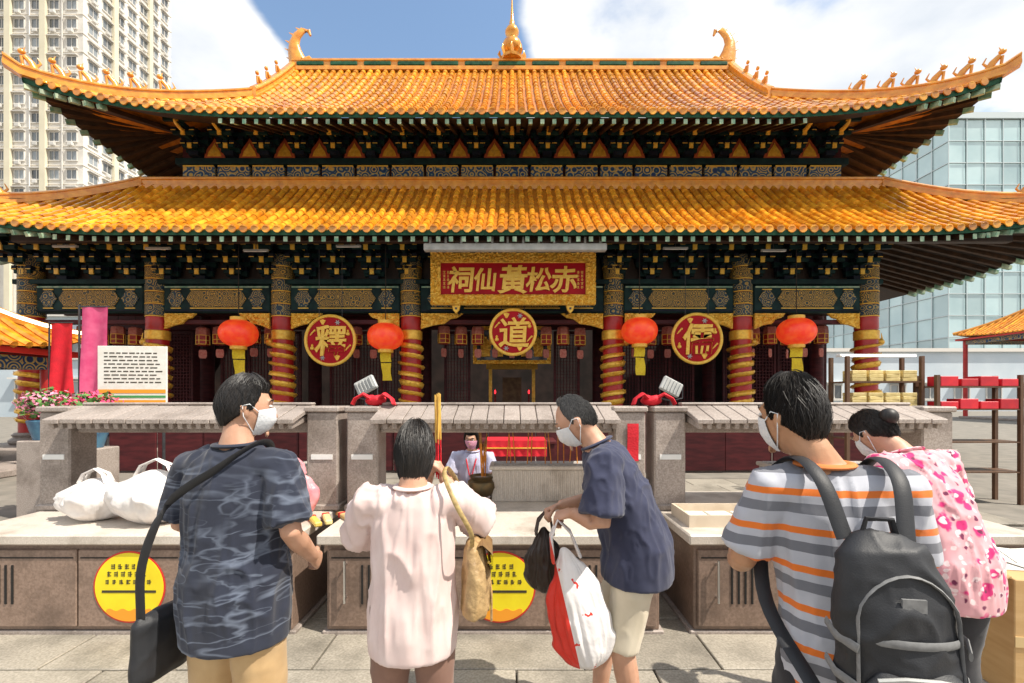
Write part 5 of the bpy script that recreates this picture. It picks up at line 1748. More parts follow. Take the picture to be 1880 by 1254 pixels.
def hand(mb, w, d, n, ts, curl, k):
    """Palm, four fingers of unequal length with bent knuckles, and a thumb leaving the palm's side. n = palm normal."""
    d = d.normalized()
    n = (n - d * n.dot(d)).normalized()
    s = d.cross(n) * ts                                                 # toward the thumb
    e = w + d * 0.085 * k
    mb.tube([w - d * 0.02 * k, w + d * 0.03 * k, e], [(0.026 * k, 0.018 * k), (0.036 * k, 0.015 * k), (0.040 * k, 0.013 * k)], 12, right=s)
    for i, (o, ln, r) in enumerate(((0.033, 0.068, 0.0088), (0.0115, 0.078, 0.0092), (-0.0105, 0.072, 0.0088), (-0.031, 0.056, 0.0078))):
        p = e + s * o * k - d * 0.012 * k
        a = 0.12
        pts = [p]
        for seg in (0.45, 0.32, 0.26):
            a += curl * (0.9 if seg > 0.4 else 1.1)
            p = p + (d * math.cos(a) + n * math.sin(a)) * ln * seg * 1.1 * k
            pts.append(p)
        mb.tube(pts, [r * k * 1.05, r * k, r * k * 0.92, r * k * 0.75], 8)
    b = w + d * 0.022 * k + s * 0.026 * k
    q1 = b + (s * 0.55 + d * 0.8 + n * 0.25 * (1 + curl)).normalized() * 0.038 * k
    q2 = q1 + (s * (0.25 - 0.4 * curl) + d * 0.9 + n * (0.3 + 0.5 * curl)).normalized() * 0.032 * k
    q3 = q2 + (s * (0.0 - 0.5 * curl) + d * 0.9 + n * (0.3 + 0.6 * curl)).normalized() * 0.024 * k
    mb.tube([b, q1, q2, q3], [0.014 * k, 0.0115 * k, 0.010 * k, 0.0075 * k], 8)

def head_fn(hc, r, f, u, k):
    def pt(d, scale=1.0):
        dx, dy, dz = d
        x = 0.074 * dx * (1 - 0.26 * max(0.0, -dz) ** 1.3)
        y = 0.094 * dy
        if dy > 0 and dz < 0:
            y *= 1 - 0.10 * (-dz)
            y += 0.012 * (-dz) * max(0.0, 1 - abs(dx))
        if dy < 0:
            y *= 1.04 - 0.22 * max(0.0, -dz)
        z = 0.120 * dz
        return hc + (r * x + f * y + u * z) * (k * scale)
    return pt

def sph(az, el):
    return (math.cos(el) * math.sin(az), math.cos(el) * math.cos(az), math.sin(el))       # az 0 = face forward

def person(label, loc, rz, H, J, skin, hairm, style, shirt, pants, group='worshippers at the altars', mask=True, glasses=False):
    k = H / 1.72
    t = thing('person', label, 'person', loc, rz, group)
    j = {a: V(b) * k for a, b in J.items()}
    for s in 'LR':
        sg = -1 if s == 'L' else 1
        j.setdefault('hip' + s, j['pelvis'] + V((sg * 0.088, 0, -0.03)) * k)
        j.setdefault('kn' + s, V((sg * 0.10, 0.01, 0.49)) * k)
        j.setdefault('an' + s, V((sg * 0.105, -0.03, 0.085)) * k)
        j.setdefault('toe' + s, j['an' + s] + V((sg * 0.03, 0.17, -0.055)) * k)
    right = (j['shR'] - j['shL']).normalized()
    upv = (j['neck'] - j['chest']).normalized()
    f_ = j['hf'].normalized() / 1.0
    hu = j['hu'].normalized()
    f_ = (f_ - hu * f_.dot(hu)).normalized()
    hr = f_.cross(hu)
    hc = j['head']
    HP = head_fn(hc, hr, f_, hu, k)
    # --- body, one continuous surface
    b = MB()
    nu, nv = 28, 20
    vs = []
    for i in range(nv + 1):
        el = math.pi / 2 - math.pi * i / nv
        for q in range(nu):
            vs.append(HP(sph(2 * math.pi * q / nu, el * 0.999)))
    fs = [(i * nu + q, i * nu + (q + 1) % nu, (i + 1) * nu + (q + 1) % nu, (i + 1) * nu + q) for i in range(nv) for q in range(nu)]
    fs += [tuple(range(nu - 1, -1, -1)), tuple(nv * nu + q for q in range(nu))]
    b.add(vs, fs)
    hp = lambda x, y, z: hc + (hr * x + f_ * y + hu * z) * k
    b.tube([hp(0, 0.086, 0.018), hp(0, 0.104, -0.012), hp(0, 0.112, -0.028), hp(0, 0.094, -0.040)], [0.008 * k, 0.011 * k, 0.014 * k, 0.010 * k], 8)    # nose
    b.tube([hp(-0.045, 0.080, 0.034), hp(0, 0.094, 0.034), hp(0.045, 0.080, 0.034)], 0.009 * k, 8)                                                        # brow
    b.tube([hp(0, 0.078, -0.10), hp(0, 0.092, -0.098)], [0.022 * k, 0.014 * k], 8)                                                                         # chin
    for sg in (-1, 1):
        b.tube([hp(sg * 0.071, -0.006, 0.024), hp(sg * 0.080, -0.014, 0.008), hp(sg * 0.079, -0.012, -0.014), hp(sg * 0.071, -0.002, -0.034)],
               [(0.010 * k, 0.006 * k), (0.018 * k, 0.006 * k), (0.016 * k, 0.006 * k), (0.008 * k, 0.006 * k)], 8, right=tuple(f_))                         # ears
    nb_ = j['neck'] - upv * 0.06 * k
    b.tube([nb_, lerp(j['neck'], hp(0, -0.012, -0.06), 0.45), hp(0, -0.014, -0.05)], [(0.085 * k, 0.07 * k), (0.056 * k, 0.058 * k), (0.054 * k, 0.058 * k)], 14, right=tuple(right))
    pel, che, nec = j['pelvis'], j['chest'], j['neck']
    pd = V((0, 0, -1))
    b.tube([pel + pd * 0.09 * k, pel, lerp(pel, che, 0.4), lerp(pel, che, 0.8), lerp(che, nec, 0.35), lerp(che, nec, 0.75), nec],
           [(0.12 * k, 0.10 * k), (0.16 * k, 0.115 * k), (0.138 * k, 0.10 * k), (0.155 * k, 0.112 * k), (0.168 * k, 0.105 * k), (0.14 * k, 0.085 * k), (0.06 * k, 0.058 * k)], 20, right=tuple(right))
    for s in 'LR':
        sh, el, wr = j['sh' + s], j['el' + s], j['wr' + s]
        b.tube([lerp(sh, che, 0.3), sh, lerp(sh, el, 0.35), el, lerp(el, wr, 0.3), wr],
               [0.045 * k, 0.047 * k, 0.046 * k, 0.040 * k, 0.042 * k, 0.027 * k], 12)
        hd = j.get('hd' + s, (wr - el)).normalized()
        hn = j.get('hn' + s, V((0, 1, 0)))
        hand(b, wr, hd, hn, J.get('ts' + s, V((1 if s == 'L' else -1, 0, 0)))[0] if ('ts' + s) in J else (1 if s == 'L' else -1), float(J.get('curl' + s, V((0.35, 0, 0)))[0]), k)
        hi, kn, an, to = j['hip' + s], j['kn' + s], j['an' + s], j['toe' + s]
        b.tube([hi + V((0, 0, 0.03)) * k, lerp(hi, kn, 0.4), kn, lerp(kn, an, 0.28), lerp(kn, an, 0.7), an], [0.088 * k, 0.080 * k, 0.056 * k, 0.056 * k, 0.042 * k, 0.037 * k], 14)
        b.tube([an + V((0, 0, -0.03)) * k - (to - an) * 0.25, an + V((0, 0, -0.03)) * k, to + V((0, 0, 0.01)) * k], [(0.032 * k, 0.034 * k), (0.036 * k, 0.04 * k), (0.038 * k, 0.02 * k)], 10)
    link('body', remesh(b, 0.0065, 4, 'body', skin), t)
    # --- face details
    fc = MB()
    for sg in (-1, 1):
        fc.sphere(hp(sg * 0.031, 0.0835, 0.014), (0.013 * k, 0.008 * k, 0.007 * k), 10, 8)
    fw_ = fc.build('eyes', M_EYEW, t, smooth=True, off=(0, 0, 0))
    fc = MB()
    for sg in (-1, 1):
        fc.sphere(hp(sg * 0.031, 0.090, 0.014), 0.0052 * k, 8, 6)
        fc.tube([hp(sg * 0.014, 0.095, 0.036), hp(sg * 0.032, 0.0935, 0.042), hp(sg * 0.050, 0.080, 0.036)], [0.0028 * k, 0.0035 * k, 0.002 * k], 6)
    fc.build('brows_and_irises', M_EYED, t, smooth=True, off=(0, 0, 0))
    if not mask:
        MB().tube([hp(-0.024, 0.084, -0.066), hp(0, 0.094, -0.064), hp(0.024, 0.084, -0.066)], [0.004 * k, 0.0075 * k, 0.004 * k], 8).build('lips', M_LIP, t, smooth=True, off=(0, 0, 0))
    else:
        mk = MB()
        def mp_(u, v, off_=1.0):
            p = HP(sph(u * 1.15, -0.02 - 0.95 * v + 0.10 * (1 - u * u) * (1 - v)), 1.07 * off_)
            bul = 0.020 * (1 - u * u) * math.sin(math.pi * min(1, v * 0.9 + 0.1))
            ple = 0.0018 * math.sin(v * 19) * (1 - abs(u))
            return p + f_ * ((bul + ple) * k)
        us, vs_ = np.linspace(-1, 1, 23), np.linspace(0, 1, 15)
        mk.grid(lambda u, v: mp_(u, v), us, vs_)
        mk.grid(lambda u, v: mp_(u, v, 0.985), us, vs_)
        mo = mk.build('face_mask', M_MASK, t, smooth=True, recalc=False, off=(0, 0, 0))
        lp_ = MB()
        for sg in (-1, 1):
            lp_.tube([mp_(sg, 0.05), hp(sg * 0.083, 0.005, 0.020), hp(sg * 0.084, -0.02, 0.012), hp(sg * 0.080, -0.012, -0.03), mp_(sg, 0.85)], 0.0020 * k, 5)
        lp_.build('ear_loops', M_MASK, mo, off=(0, 0, 0))
    # --- hair: cap plus loose locks
    rs_ = random.Random(hash(label) % 1000 if False else len(label) * 7)
    def bound(az):
        a = abs((az + math.pi) % (2 * math.pi) - math.pi) / math.pi               # 0 front .. 1 back
        front = 0.62 if style != 'bald' else 1.15
        side = -0.02 if style != 'bob' else -0.75
        nape = {'short': -0.62, 'bob': -1.1, 'bald': -0.5, 'bun': -0.55}[style]
        if a < 0.30:
            return front
        if a < 0.45:
            return lerp(front, side, (a - 0.30) / 0.15)
        if a < 0.62:
            return lerp(side, min(side, nape) if style == 'bob' else side - 0.25, (a - 0.45) / 0.17)
        return lerp(min(side, nape) if style == 'bob' else side - 0.25, nape, min(1, (a - 0.62) / 0.2))
    hb = MB()
    nu, nv = 48, 30
    vs = []
    vol = {'short': 1.10, 'bob': 1.17, 'bald': 1.035, 'bun': 1.09}[style]
    def hpt(az, el, extra=0.0):
        s_ = clamp01((el - bound(az)) / 0.16 + 0.5)
        s_ = s_ * s_ * (3 - 2 * s_)
        p = HP(sph(az, el), 0.90 + (vol - 0.90 + extra) * s_)
        if style == 'bob' and el < 0:
            p = p + hu * (el * 0.030 * k * s_)
        if el > 0.2:
            p = p + hu * (0.010 * k * s_ * (el - 0.2))
        return p
    for i in range(nv + 1):
        el = (math.pi / 2 - math.pi * i / nv) * 0.999
        for q in range(nu):
            az = 2 * math.pi * q / nu
            vs.append(hpt(az, el, 0.010 * (math.sin(az * 9 + 3 * math.sin(el * 4)) * 0.5 + math.sin(az * 14 + el * 5) * 0.5)))
    fs = [(i * nu + q, i * nu + (q + 1) % nu, (i + 1) * nu + (q + 1) % nu, (i + 1) * nu + q) for i in range(nv) for q in range(nu)]
    fs += [tuple(range(nu - 1, -1, -1)), tuple(nv * nu + q for q in range(nu))]
    hb.add(vs, fs)
    if style == 'bun':
        c = hp(0, -0.115, 0.03)
        hb.sphere(c, 0.042 * k, 14, 10)
    hair = hb.build('hair', hairm, t, smooth=True, off=(0, 0, 0))
    lk = MB()
    for q in range(3600):
        az = rs_.uniform(-math.pi, math.pi)
        lo_ = bound(az)
        el0 = rs_.uniform(lo_ + 0.15, 1.45)
        ln_ = rs_.uniform(0.25, 0.7) * (1.3 if style == 'bob' else 1.0)
        pts = []
        e2 = rs_.uniform(0.0, 0.030) if rs_.random() < 0.93 else rs_.uniform(0.03, 0.09)
        daz = rs_.uniform(-0.35, 0.35)
        for w in range(5):
            el = max(lo_ - 0.16 + 0.08 * math.sin(az * 23), el0 - ln_ * w / 4)
            pts.append(hpt(az + daz * w / 4, el, e2 + (0.03 * (w / 4) ** 2 if rs_.random() < 0.5 else 0.0)))
        lk.tube(pts, [0.0007 * k, 0.0011 * k, 0.0010 * k, 0.0008 * k, 0.0003 * k], 3, cap=False)
    tag(lk.build('locks', hairm, hair, smooth=True, recalc=False, off=(0, 0, 0)), kind='stuff')
    # --- shirt
    sm_, hem, sl, loose, amp = shirt['m'], shirt['hem'], shirt['sleeve'], shirt['loose'], shirt.get('amp', 0.010)
    c = MB()
    lo2 = loose
    hemp = pel + pd * (hem * k) + V((0, shirt.get('hemfwd', 0.0), 0)) * k
    wid = shirt.get('wide', 1.0)
    c.tube([hemp, lerp(hemp, pel, 0.5), pel, lerp(pel, che, 0.4), lerp(pel, che, 0.8), lerp(che, nec, 0.35), lerp(che, nec, 0.72), lerp(che, nec, 0.96)],
           [((0.165 * wid + lo2) * k, (0.125 * wid + lo2) * k), ((0.167 * wid + lo2) * k, (0.125 * wid + lo2) * k), ((0.164 * wid + lo2) * k, (0.118 * wid + lo2) * k), ((0.148 * wid + lo2) * k, (0.108 * wid + lo2) * k),
            ((0.160 * wid + lo2 * 0.8) * k, (0.116 * wid + lo2 * 0.7) * k), ((0.172 * wid + lo2 * 0.4) * k, (0.112 * wid + lo2 * 0.4) * k), ((0.145 * wid + lo2 * 0.3) * k, (0.092 + lo2 * 0.3) * k), (0.074 * k, 0.072 * k)], 26, right=tuple(right))
    for s in 'LR':
        sh, el, wr = j['sh' + s], j['el' + s], j['wr' + s]
        pts = [lerp(sh, lerp(che, nec, 0.45), 0.62), lerp(sh, lerp(che, nec, 0.5), 0.28), sh + V((0, 0, -0.006)) * k]
        rad = [0.082 * k, 0.076 * k, (0.066 + lo2 * 0.2) * k]
        if sl <= 1:
            pts += [lerp(sh, el, sl * 0.5), lerp(sh, el, sl)]
            rad += [(0.060 + lo2 * 0.6) * k, (0.060 + lo2 * 0.9) * k]
        else:
            pts += [lerp(sh, el, 0.5), el, lerp(el, wr, (sl - 1) * 0.5), lerp(el, wr, sl - 1)]
            rad += [(0.058 + lo2 * 0.5) * k, (0.054 + lo2 * 0.5) * k, (0.050 + lo2 * 0.4) * k, (0.044 + lo2 * 0.3) * k]
        c.tube(pts, rad, 16)
    fold_ = drape(amp, shirt.get('seed', 1.0), shirt.get('stretch', (13, 13, 3.6)), diag=shirt.get('diag', 0.0))
    hz = hemp.z
    so = link('shirt', remesh(c, 0.0080, 8, 'shirt', sm_, lambda co: fold_(co) * np.clip((co[:, 2] - hz) / 0.16 + 0.22, 0.22, 1.0)), t)
    # collar ring
    if shirt.get('collar'):
        cc = lerp(che, nec, 0.98)
        cp = []
        for q in range(25):
            a = 2 * math.pi * q / 24
            cp.append(cc + right * (0.070 * k * math.cos(a)) + right.cross(upv) * (-0.068 * k * math.sin(a)) + upv * (0.008 * k))
        MB().tube(cp, [(0.008 * k, 0.016 * k)] * 25, 8, cap=False, right=tuple(upv)).build('collar', shirt['collar'], so, smooth=True, off=(0, 0, 0))
    # --- trousers
    pm, leg, pl_ = pants['m'], pants['leg'], pants.get('loose', 0.014)
    c = MB()
    c.tube([pel + pd * 0.10 * k, pel + pd * 0.03 * k, pel + V((0, 0, 0.06)) * k], [((0.135 + pl_) * k, (0.112 + pl_) * k), ((0.152 + pl_) * k, (0.115 + pl_) * k), ((0.145 + pl_) * k, (0.105 + pl_) * k)], 20, right=tuple(right))
    for s in 'LR':
        hi, kn, an = j['hip' + s], j['kn' + s], j['an' + s]
        full = leg >= 1
        pts = [hi + V((0, 0, 0.04)) * k, lerp(hi, kn, 0.3), lerp(hi, kn, min(1, leg * 1.9) * 0.75), lerp(hi, kn, min(1, leg * 1.9))]
        rad = [(0.090 + pl_ * 0.5) * k, (0.088 + pl_ * 0.7) * k, (0.074 + pl_) * k, (0.066 + pl_ * 1.2) * k]
        if full:
            pts += [lerp(kn, an, 0.5), lerp(kn, an, 0.98)]
            rad += [(0.062 + pl_) * k, (0.056 + pl_) * k]
        c.tube(pts, rad, 16)
    link('trousers', remesh(c, 0.010, 4, 'trousers', pm, drape(0.007, shirt.get('seed', 1.0) + 20, (6, 6, 5))), t)
    for s in 'LR':
        an, to = j['an' + s], j['toe' + s]
        d_ = (to - an); d_.z = 0
        z0 = 0.0
        a0 = V((an.x, an.y, 0)) - d_ * 0.38
        a1 = V((to.x, to.y, 0)) + d_ * 0.28
        sv = d_.normalized().cross(V((0, 0, 1)))
        base = j['an' + s].z - 0.085 * k
        pts = [a0 + V((0, 0, base + 0.035 * k)), lerp(a0, a1, 0.22) + V((0, 0, base + 0.048 * k)), lerp(a0, a1, 0.55) + V((0, 0, base + 0.040 * k)), lerp(a0, a1, 0.85) + V((0, 0, base + 0.028 * k)), a1 + V((0, 0, base + 0.022 * k))]
        MB().tube(pts, [(0.026 * k, 0.030 * k), (0.040 * k, 0.046 * k), (0.046 * k, 0.038 * k), (0.046 * k, 0.026 * k), (0.022 * k, 0.016 * k)], 14, right=tuple(sv)).build('shoe', M_SHOE, t, smooth=True, off=(0, 0, 0))
    return t, j, k, HP

BASE = dict(pelvis=(0, 0, 0.95), chest=(0, 0.005, 1.24), neck=(0, -0.005, 1.455), head=(0, 0.025, 1.603), hf=(0, 1, 0), hu=(0, 0, 1),
            shL=(-0.185, -0.005, 1.405), shR=(0.185, -0.005, 1.405), elL=(-0.235, -0.03, 1.13), elR=(0.235, -0.03, 1.13),
            wrL=(-0.24, 0.06, 0.89), wrR=(0.24, 0.06, 0.89), hnL=(1, 0, 0), hnR=(-1, 0, 0), tsL=(-1, 0, 0), tsR=(1, 0, 0))
def pose(**kw):
    d = dict(BASE)
    d.update(kw)
    return d
GZ = 0.042          # top of the paving slabs

# 1 man in navy patterned shirt, back to us, face turned to his right
man, mj, mk_, _ = person('man in navy sketch-print shirt and khaki trousers standing before the altar', (-1.08, 1.78, GZ), R(-8), 1.67,
    pose(hf=(0.75, 0.7, -0.12), hu=(0.05, 0.05, 1), head=(0.015, 0.035, 1.60), shL=(-0.19, -0.01, 1.378), shR=(0.19, 0.0, 1.378), elL=(-0.265, 0.02, 1.12), wrL=(-0.22, 0.22, 1.02),
         elR=(0.265, -0.035, 1.12), wrR=(0.255, 0.13, 0.97), hdR=(-0.15, 0.75, -0.45), hnR=(-1, 0, 0), hdL=(0.3, 0.9, 0.1), hnL=(0.7, -0.2, -0.5), curlR=(0.5, 0, 0), curlL=(0.7, 0, 0)),
    M_SKIN, M_HAIR, 'short', dict(m=M_NAVYPAT, hem=0.27, sleeve=0.85, loose=0.032, amp=0.014, seed=3.0, wide=1.08, collar=M_NAVYPAT), dict(m=M_KHAKI, leg=1.0, loose=0.024))
# 2 woman in pale blouse raising incense
wom, wj, wk, _ = person('woman in pale pink blouse raising incense sticks before her face', (-0.375, 1.72, GZ), R(3), 1.49,
    pose(head=(0.0, 0.055, 1.595), hf=(0, 1, -0.22), hu=(0, 0.2, 1), elR=(0.30, 0.14, 1.26), wrR=(0.10, 0.30, 1.44), elL=(-0.26, 0.14, 1.20), wrL=(0.03, 0.32, 1.42),
         hdR=(-0.25, 0.15, 0.9), hnR=(-0.8, -0.1, 0.2), hdL=(0.25, 0.15, 0.9), hnL=(0.8, -0.1, 0.2), curlR=(1.0, 0, 0), curlL=(0.95, 0, 0)),
    M_SKIN, M_HAIR, 'bob', dict(m=M_BLOUSE, hem=0.21, sleeve=0.95, loose=0.030, amp=0.015, wide=0.94, seed=8.0, stretch=(17, 17, 2.6), collar=M_BLOUSE), dict(m=M_BROWNP, leg=1.0, loose=0.006))
# 3 man bending, in profile, carrying bags
ben, bj, bk, _ = person('masked man in plain navy shirt and beige shorts leaning over his shopping bags', (0.56, 2.12, GZ), R(78), 1.68,
    pose(pelvis=(0, -0.02, 0.94), chest=(0, 0.07, 1.21), neck=(0, 0.165, 1.41), head=(0, 0.265, 1.515), hf=(0, 0.86, -0.50), hu=(0, 0.50, 0.86), shL=(-0.195, 0.125, 1.36), shR=(0.195, 0.125, 1.36),
         elL=(-0.26, 0.14, 1.09), wrL=(-0.20, 0.27, 1.12), elR=(0.25, 0.16, 1.09), wrR=(0.13, 0.36, 1.07), hdL=(0.25, 0.8, -0.25), hnL=(0.4, 0, -0.9), hdR=(-0.3, 0.8, -0.3), hnR=(-0.4, 0, -0.9), curlL=(0.8, 0, 0), curlR=(0.9, 0, 0),
         knL=(-0.10, 0.05, 0.49), anL=(-0.10, -0.02, 0.085), knR=(0.10, 0.12, 0.50), anR=(0.10, 0.16, 0.085)),
    M_SKIN, M_HAIRG, 'bald', dict(m=M_NAVY, hem=0.16, sleeve=0.85, loose=0.042, amp=0.013, seed=14.0, diag=0.5, collar=M_NAVY), dict(m=M_BEIGE, leg=0.54, loose=0.010))
# 4 man with orange-striped shirt and black backpack
bac, pj, pk_, _ = person('man in grey shirt with orange stripes and a black backpack', (0.935, 1.32, GZ), R(-8), 1.66,
    pose(pelvis=(0.02, -0.03, 0.95), neck=(-0.03, 0.0, 1.455), head=(-0.09, 0.06, 1.595), hf=(-0.45, 0.9, -0.12), hu=(-0.05, 0.08, 1), shL=(-0.172, 0, 1.40), shR=(0.172, 0, 1.40), elL=(-0.245, 0.04, 1.15), wrL=(-0.20, 0.24, 1.07), elR=(0.235, 0.03, 1.13), wrR=(0.16, 0.25, 1.08),
         hdL=(0.4, 0.9, 0.1), hnL=(0.6, -0.2, 0.5), hdR=(-0.4, 0.9, 0.1), hnR=(-0.6, -0.2, 0.5), curlL=(0.7, 0, 0), curlR=(0.7, 0, 0)),
    M_SKINTAN, M_HAIR, 'short', dict(m=M_STRIPE, hem=0.19, sleeve=0.85, loose=0.020, amp=0.011, seed=21.0, wide=0.95, collar=mat('orange_collar', (0.66, 0.20, 0.05), 0.8)), dict(m=M_BLACKC, leg=1.0, loose=0.010))
# 5 woman in pink floral top, bowing
pin, nj, nk, _ = person('woman in pink floral blouse bowing over the altar', (1.86, 1.98, GZ), R(14), 1.62,
    pose(pelvis=(0, -0.04, 0.95), chest=(0, 0.06, 1.22), neck=(0, 0.15, 1.42), head=(-0.02, 0.275, 1.50), hf=(0, 0.75, -0.66), hu=(0, 0.66, 0.75), shL=(-0.185, 0.11, 1.375), shR=(0.185, 0.11, 1.375),
         elL=(-0.30, 0.16, 1.14), wrL=(-0.10, 0.36, 1.18), elR=(0.30, 0.16, 1.14), wrR=(0.10, 0.36, 1.18), hdL=(0.6, 0.5, 0.5), hnL=(0.8, 0, 0), hdR=(-0.6, 0.5, 0.5), hnR=(-0.8, 0, 0)),
    M_SKIN, M_HAIR, 'bun', dict(m=M_FLORAL, hem=0.18, sleeve=0.8, loose=0.04, amp=0.014, seed=30.0, stretch=(15, 15, 3), collar=M_FLORAL), dict(m=M_DARKT, leg=1.0, loose=0.02))
# 6 attendant sitting behind the trough, facing us
att, aj, ak, _ = person('masked temple attendant in lilac shirt seated behind the incense trough', (-0.41, 4.80, 0.0), R(176), 1.57,
    pose(pelvis=(0, 0, 0.66), chest=(0, 0.03, 0.95), neck=(0, 0.05, 1.165), head=(0.0, 0.09, 1.305), hf=(0.1, 0.95, -0.25), hu=(0, 0.2, 1), shL=(-0.185, 0.04, 1.11), shR=(0.185, 0.04, 1.11),
         elL=(-0.26, 0.12, 0.86), wrL=(-0.14, 0.33, 0.84), elR=(0.26, 0.12, 0.86), wrR=(0.14, 0.33, 0.84), hdL=(0.5, 0.8, 0), hnL=(0, 0, -1), hdR=(-0.5, 0.8, 0), hnR=(0, 0, -1),
         knL=(-0.12, 0.36, 0.60), anL=(-0.12, 0.34, 0.17), toeL=(-0.13, 0.48, 0.12), knR=(0.12, 0.36, 0.60), anR=(0.12, 0.34, 0.17), toeR=(0.13, 0.48, 0.12)),
    M_SKIN, M_HAIR, 'bob', dict(m=M_LILAC, hem=0.06, sleeve=0.75, loose=0.02, amp=0.008, seed=40.0, collar=M_LILAC), dict(m=M_DARKT, leg=1.0), group='people at the altars')
# lanyard and pink mask of the attendant
for ch in att.children:
    if ch.name.startswith('face_mask'):
        ch.data.materials[0] = mat('pink_mask', (0.62, 0.26, 0.38), 0.8, col2=(0.70, 0.36, 0.46), scale=60, coords='object')
ly = MB()
for sg in (-1, 1):
    ly.tube([V((sg * 0.066, 0.02, 1.19)) * ak, V((sg * 0.055, 0.145, 1.08)) * ak, V((sg * 0.02, 0.178, 0.93)) * ak, V((0, 0.172, 0.86)) * ak], (0.006), 6)
lo_ = ly.build('lanyard', M_REDCLOTH, att, smooth=True, off=(0, 0, 0))
MB().cbox(V((0, 0.178, 0.80)) * ak, (0.06, 0.006, 0.085)).build('badge', M_WHITE, lo_, off=(0, 0, 0))
stl = thing('stool', 'plain dark wooden stool under the seated attendant', 'stool', (-0.41, 4.82, 0.0))
MB().lathe([(0.17, 0.46), (0.18, 0.47), (0.18, 0.495), (0.17, 0.50)], n=24).build('seat', M_RACK, stl, smooth=30)
for sx in (-0.1, 0.1):
    for sy in (-0.1, 0.1):
        MB().tube([(sx * 1.3, sy * 1.3, 0), (sx, sy, 0.46)], 0.018, 8).build('leg', M_RACK, stl)

# incense held by the woman
Mw = Matrix.Rotation(R(3), 4, 'Z')
hw = (wj['wrR'] + wj['wrL']) / 2 + V((0.012, -0.015, 0.06))
base = V((-0.375, 1.72, GZ)) + Mw @ hw
hs = MB()
hs.tube([(0, 0, -0.05), (0, 0, 0.10)], 0.0032, 6, 0)
hs.tube([(0, 0, 0.10), (0, 0, 0.30)], 0.0042, 6, 1)
M_HSTICK = mat('held_incense', (0.74, 0.46, 0.10), 0.7, col2=(0.66, 0.38, 0.07), scale=40)
hme = hs.mesh('held_incense_stick', [M_REDCLOTH, M_HSTICK], smooth=True)
rs = random.Random(4)
for q in range(7):
    o = link('held_incense_stick', hme, None, tuple(base + V((rs.uniform(-0.012, 0.012), rs.uniform(-0.010, 0.010), rs.uniform(-0.01, 0.02)))), (rs.uniform(-0.05, 0.03), rs.uniform(-0.03, 0.05), 0))
    tag(o, 'thin yellow incense stick held upright in the raised hands of the woman', 'incense stick', 'incense sticks in the woman\'s hands')

# handbag on her right hip, strap over the shoulder
M_LEATHER = mat('tan_leather', (0.38, 0.24, 0.10), 0.5, col2=(0.50, 0.34, 0.16), scale=14, bump=0.3, bscale=60, coords='object', dirt=((0.12, 0.06, 0.025), 11, 0.85))
hbg = thing('handbag', 'tan handbag with gold strap hanging at the hip of the incense woman', 'handbag', (-0.375, 1.72, GZ), R(3))
b = MB()
c0 = V((0.235, 0.03, 0.93))
b.tube([c0 + V((0.0, 0, -0.155)), c0 + V((0.0, 0, -0.13)), c0 + V((0.004, 0, 0.0)), c0 + V((-0.004, 0, 0.10)), c0 + V((-0.01, 0, 0.125))], [(0.10, 0.035), (0.125, 0.052), (0.12, 0.05), (0.09, 0.03), (0.08, 0.012)], 20, right=(0, 1, 0))
link('bag_body', remesh(b, 0.006, 3, 'bag_body', M_LEATHER, drape(0.010, 50, (14, 14, 5))), hbg)
pts = [c0 + V((-0.01, -0.075, 0.11)), V((0.222, -0.115, 1.12)), V((0.17, -0.115, 1.22)), V((0.125, -0.055, 1.31)), V((0.13, 0.03, 1.325)), V((0.17, 0.15, 1.22)), V((0.215, 0.15, 1.10)), c0 + V((-0.01, 0.075, 0.11))]
pts = smooth_path(pts)
MB().tube(pts, [(0.009, 0.004)] * len(pts), 8, right=(0.7, 0, 0.3)).build('strap', mat('gold_strap', (0.50, 0.36, 0.14), 0.45, col2=(0.30, 0.2, 0.08), scale=60), hbg, smooth=True)
fl3 = MB()
for o_ in (0.0, 0.005):
    fl3.grid(lambda u, v: c0 + V((0.010 + o_ + 0.052 * min(1.0, v * 2.2), u * (0.085 + 0.02 * v), 0.135 - 0.02 * (v < 0.01) - v * 0.13 * (1 - 0.25 * u * u))), np.linspace(-1, 1, 11), np.linspace(0, 1, 9))
fl3.build('flap', mat('brown_leather', (0.20, 0.11, 0.045), 0.5, col2=(0.28, 0.17, 0.07), scale=20, bump=0.2, bscale=90, coords='object'), hbg, smooth=True, recalc=False)
MB().tube([c0 + V((0.052, -0.06, 0.05)), c0 + V((0.056, 0, 0.03)), c0 + V((0.052, 0.06, 0.05))], 0.006, 6).build('clasp', M_GOLDFLAT, hbg)
for q in range(5):
    p0 = c0 + V((0.05, -0.04 + 0.012 * q, 0.02))
    MB().tube([p0, p0 + V((0.012, -0.004 * q, -0.10)), p0 + V((0.012, -0.008 * q, -0.20))], [0.003, 0.004, 0.005], 5).build('tassel', [M_LEATHER, M_ORANGEPRINT][q % 2], hbg)

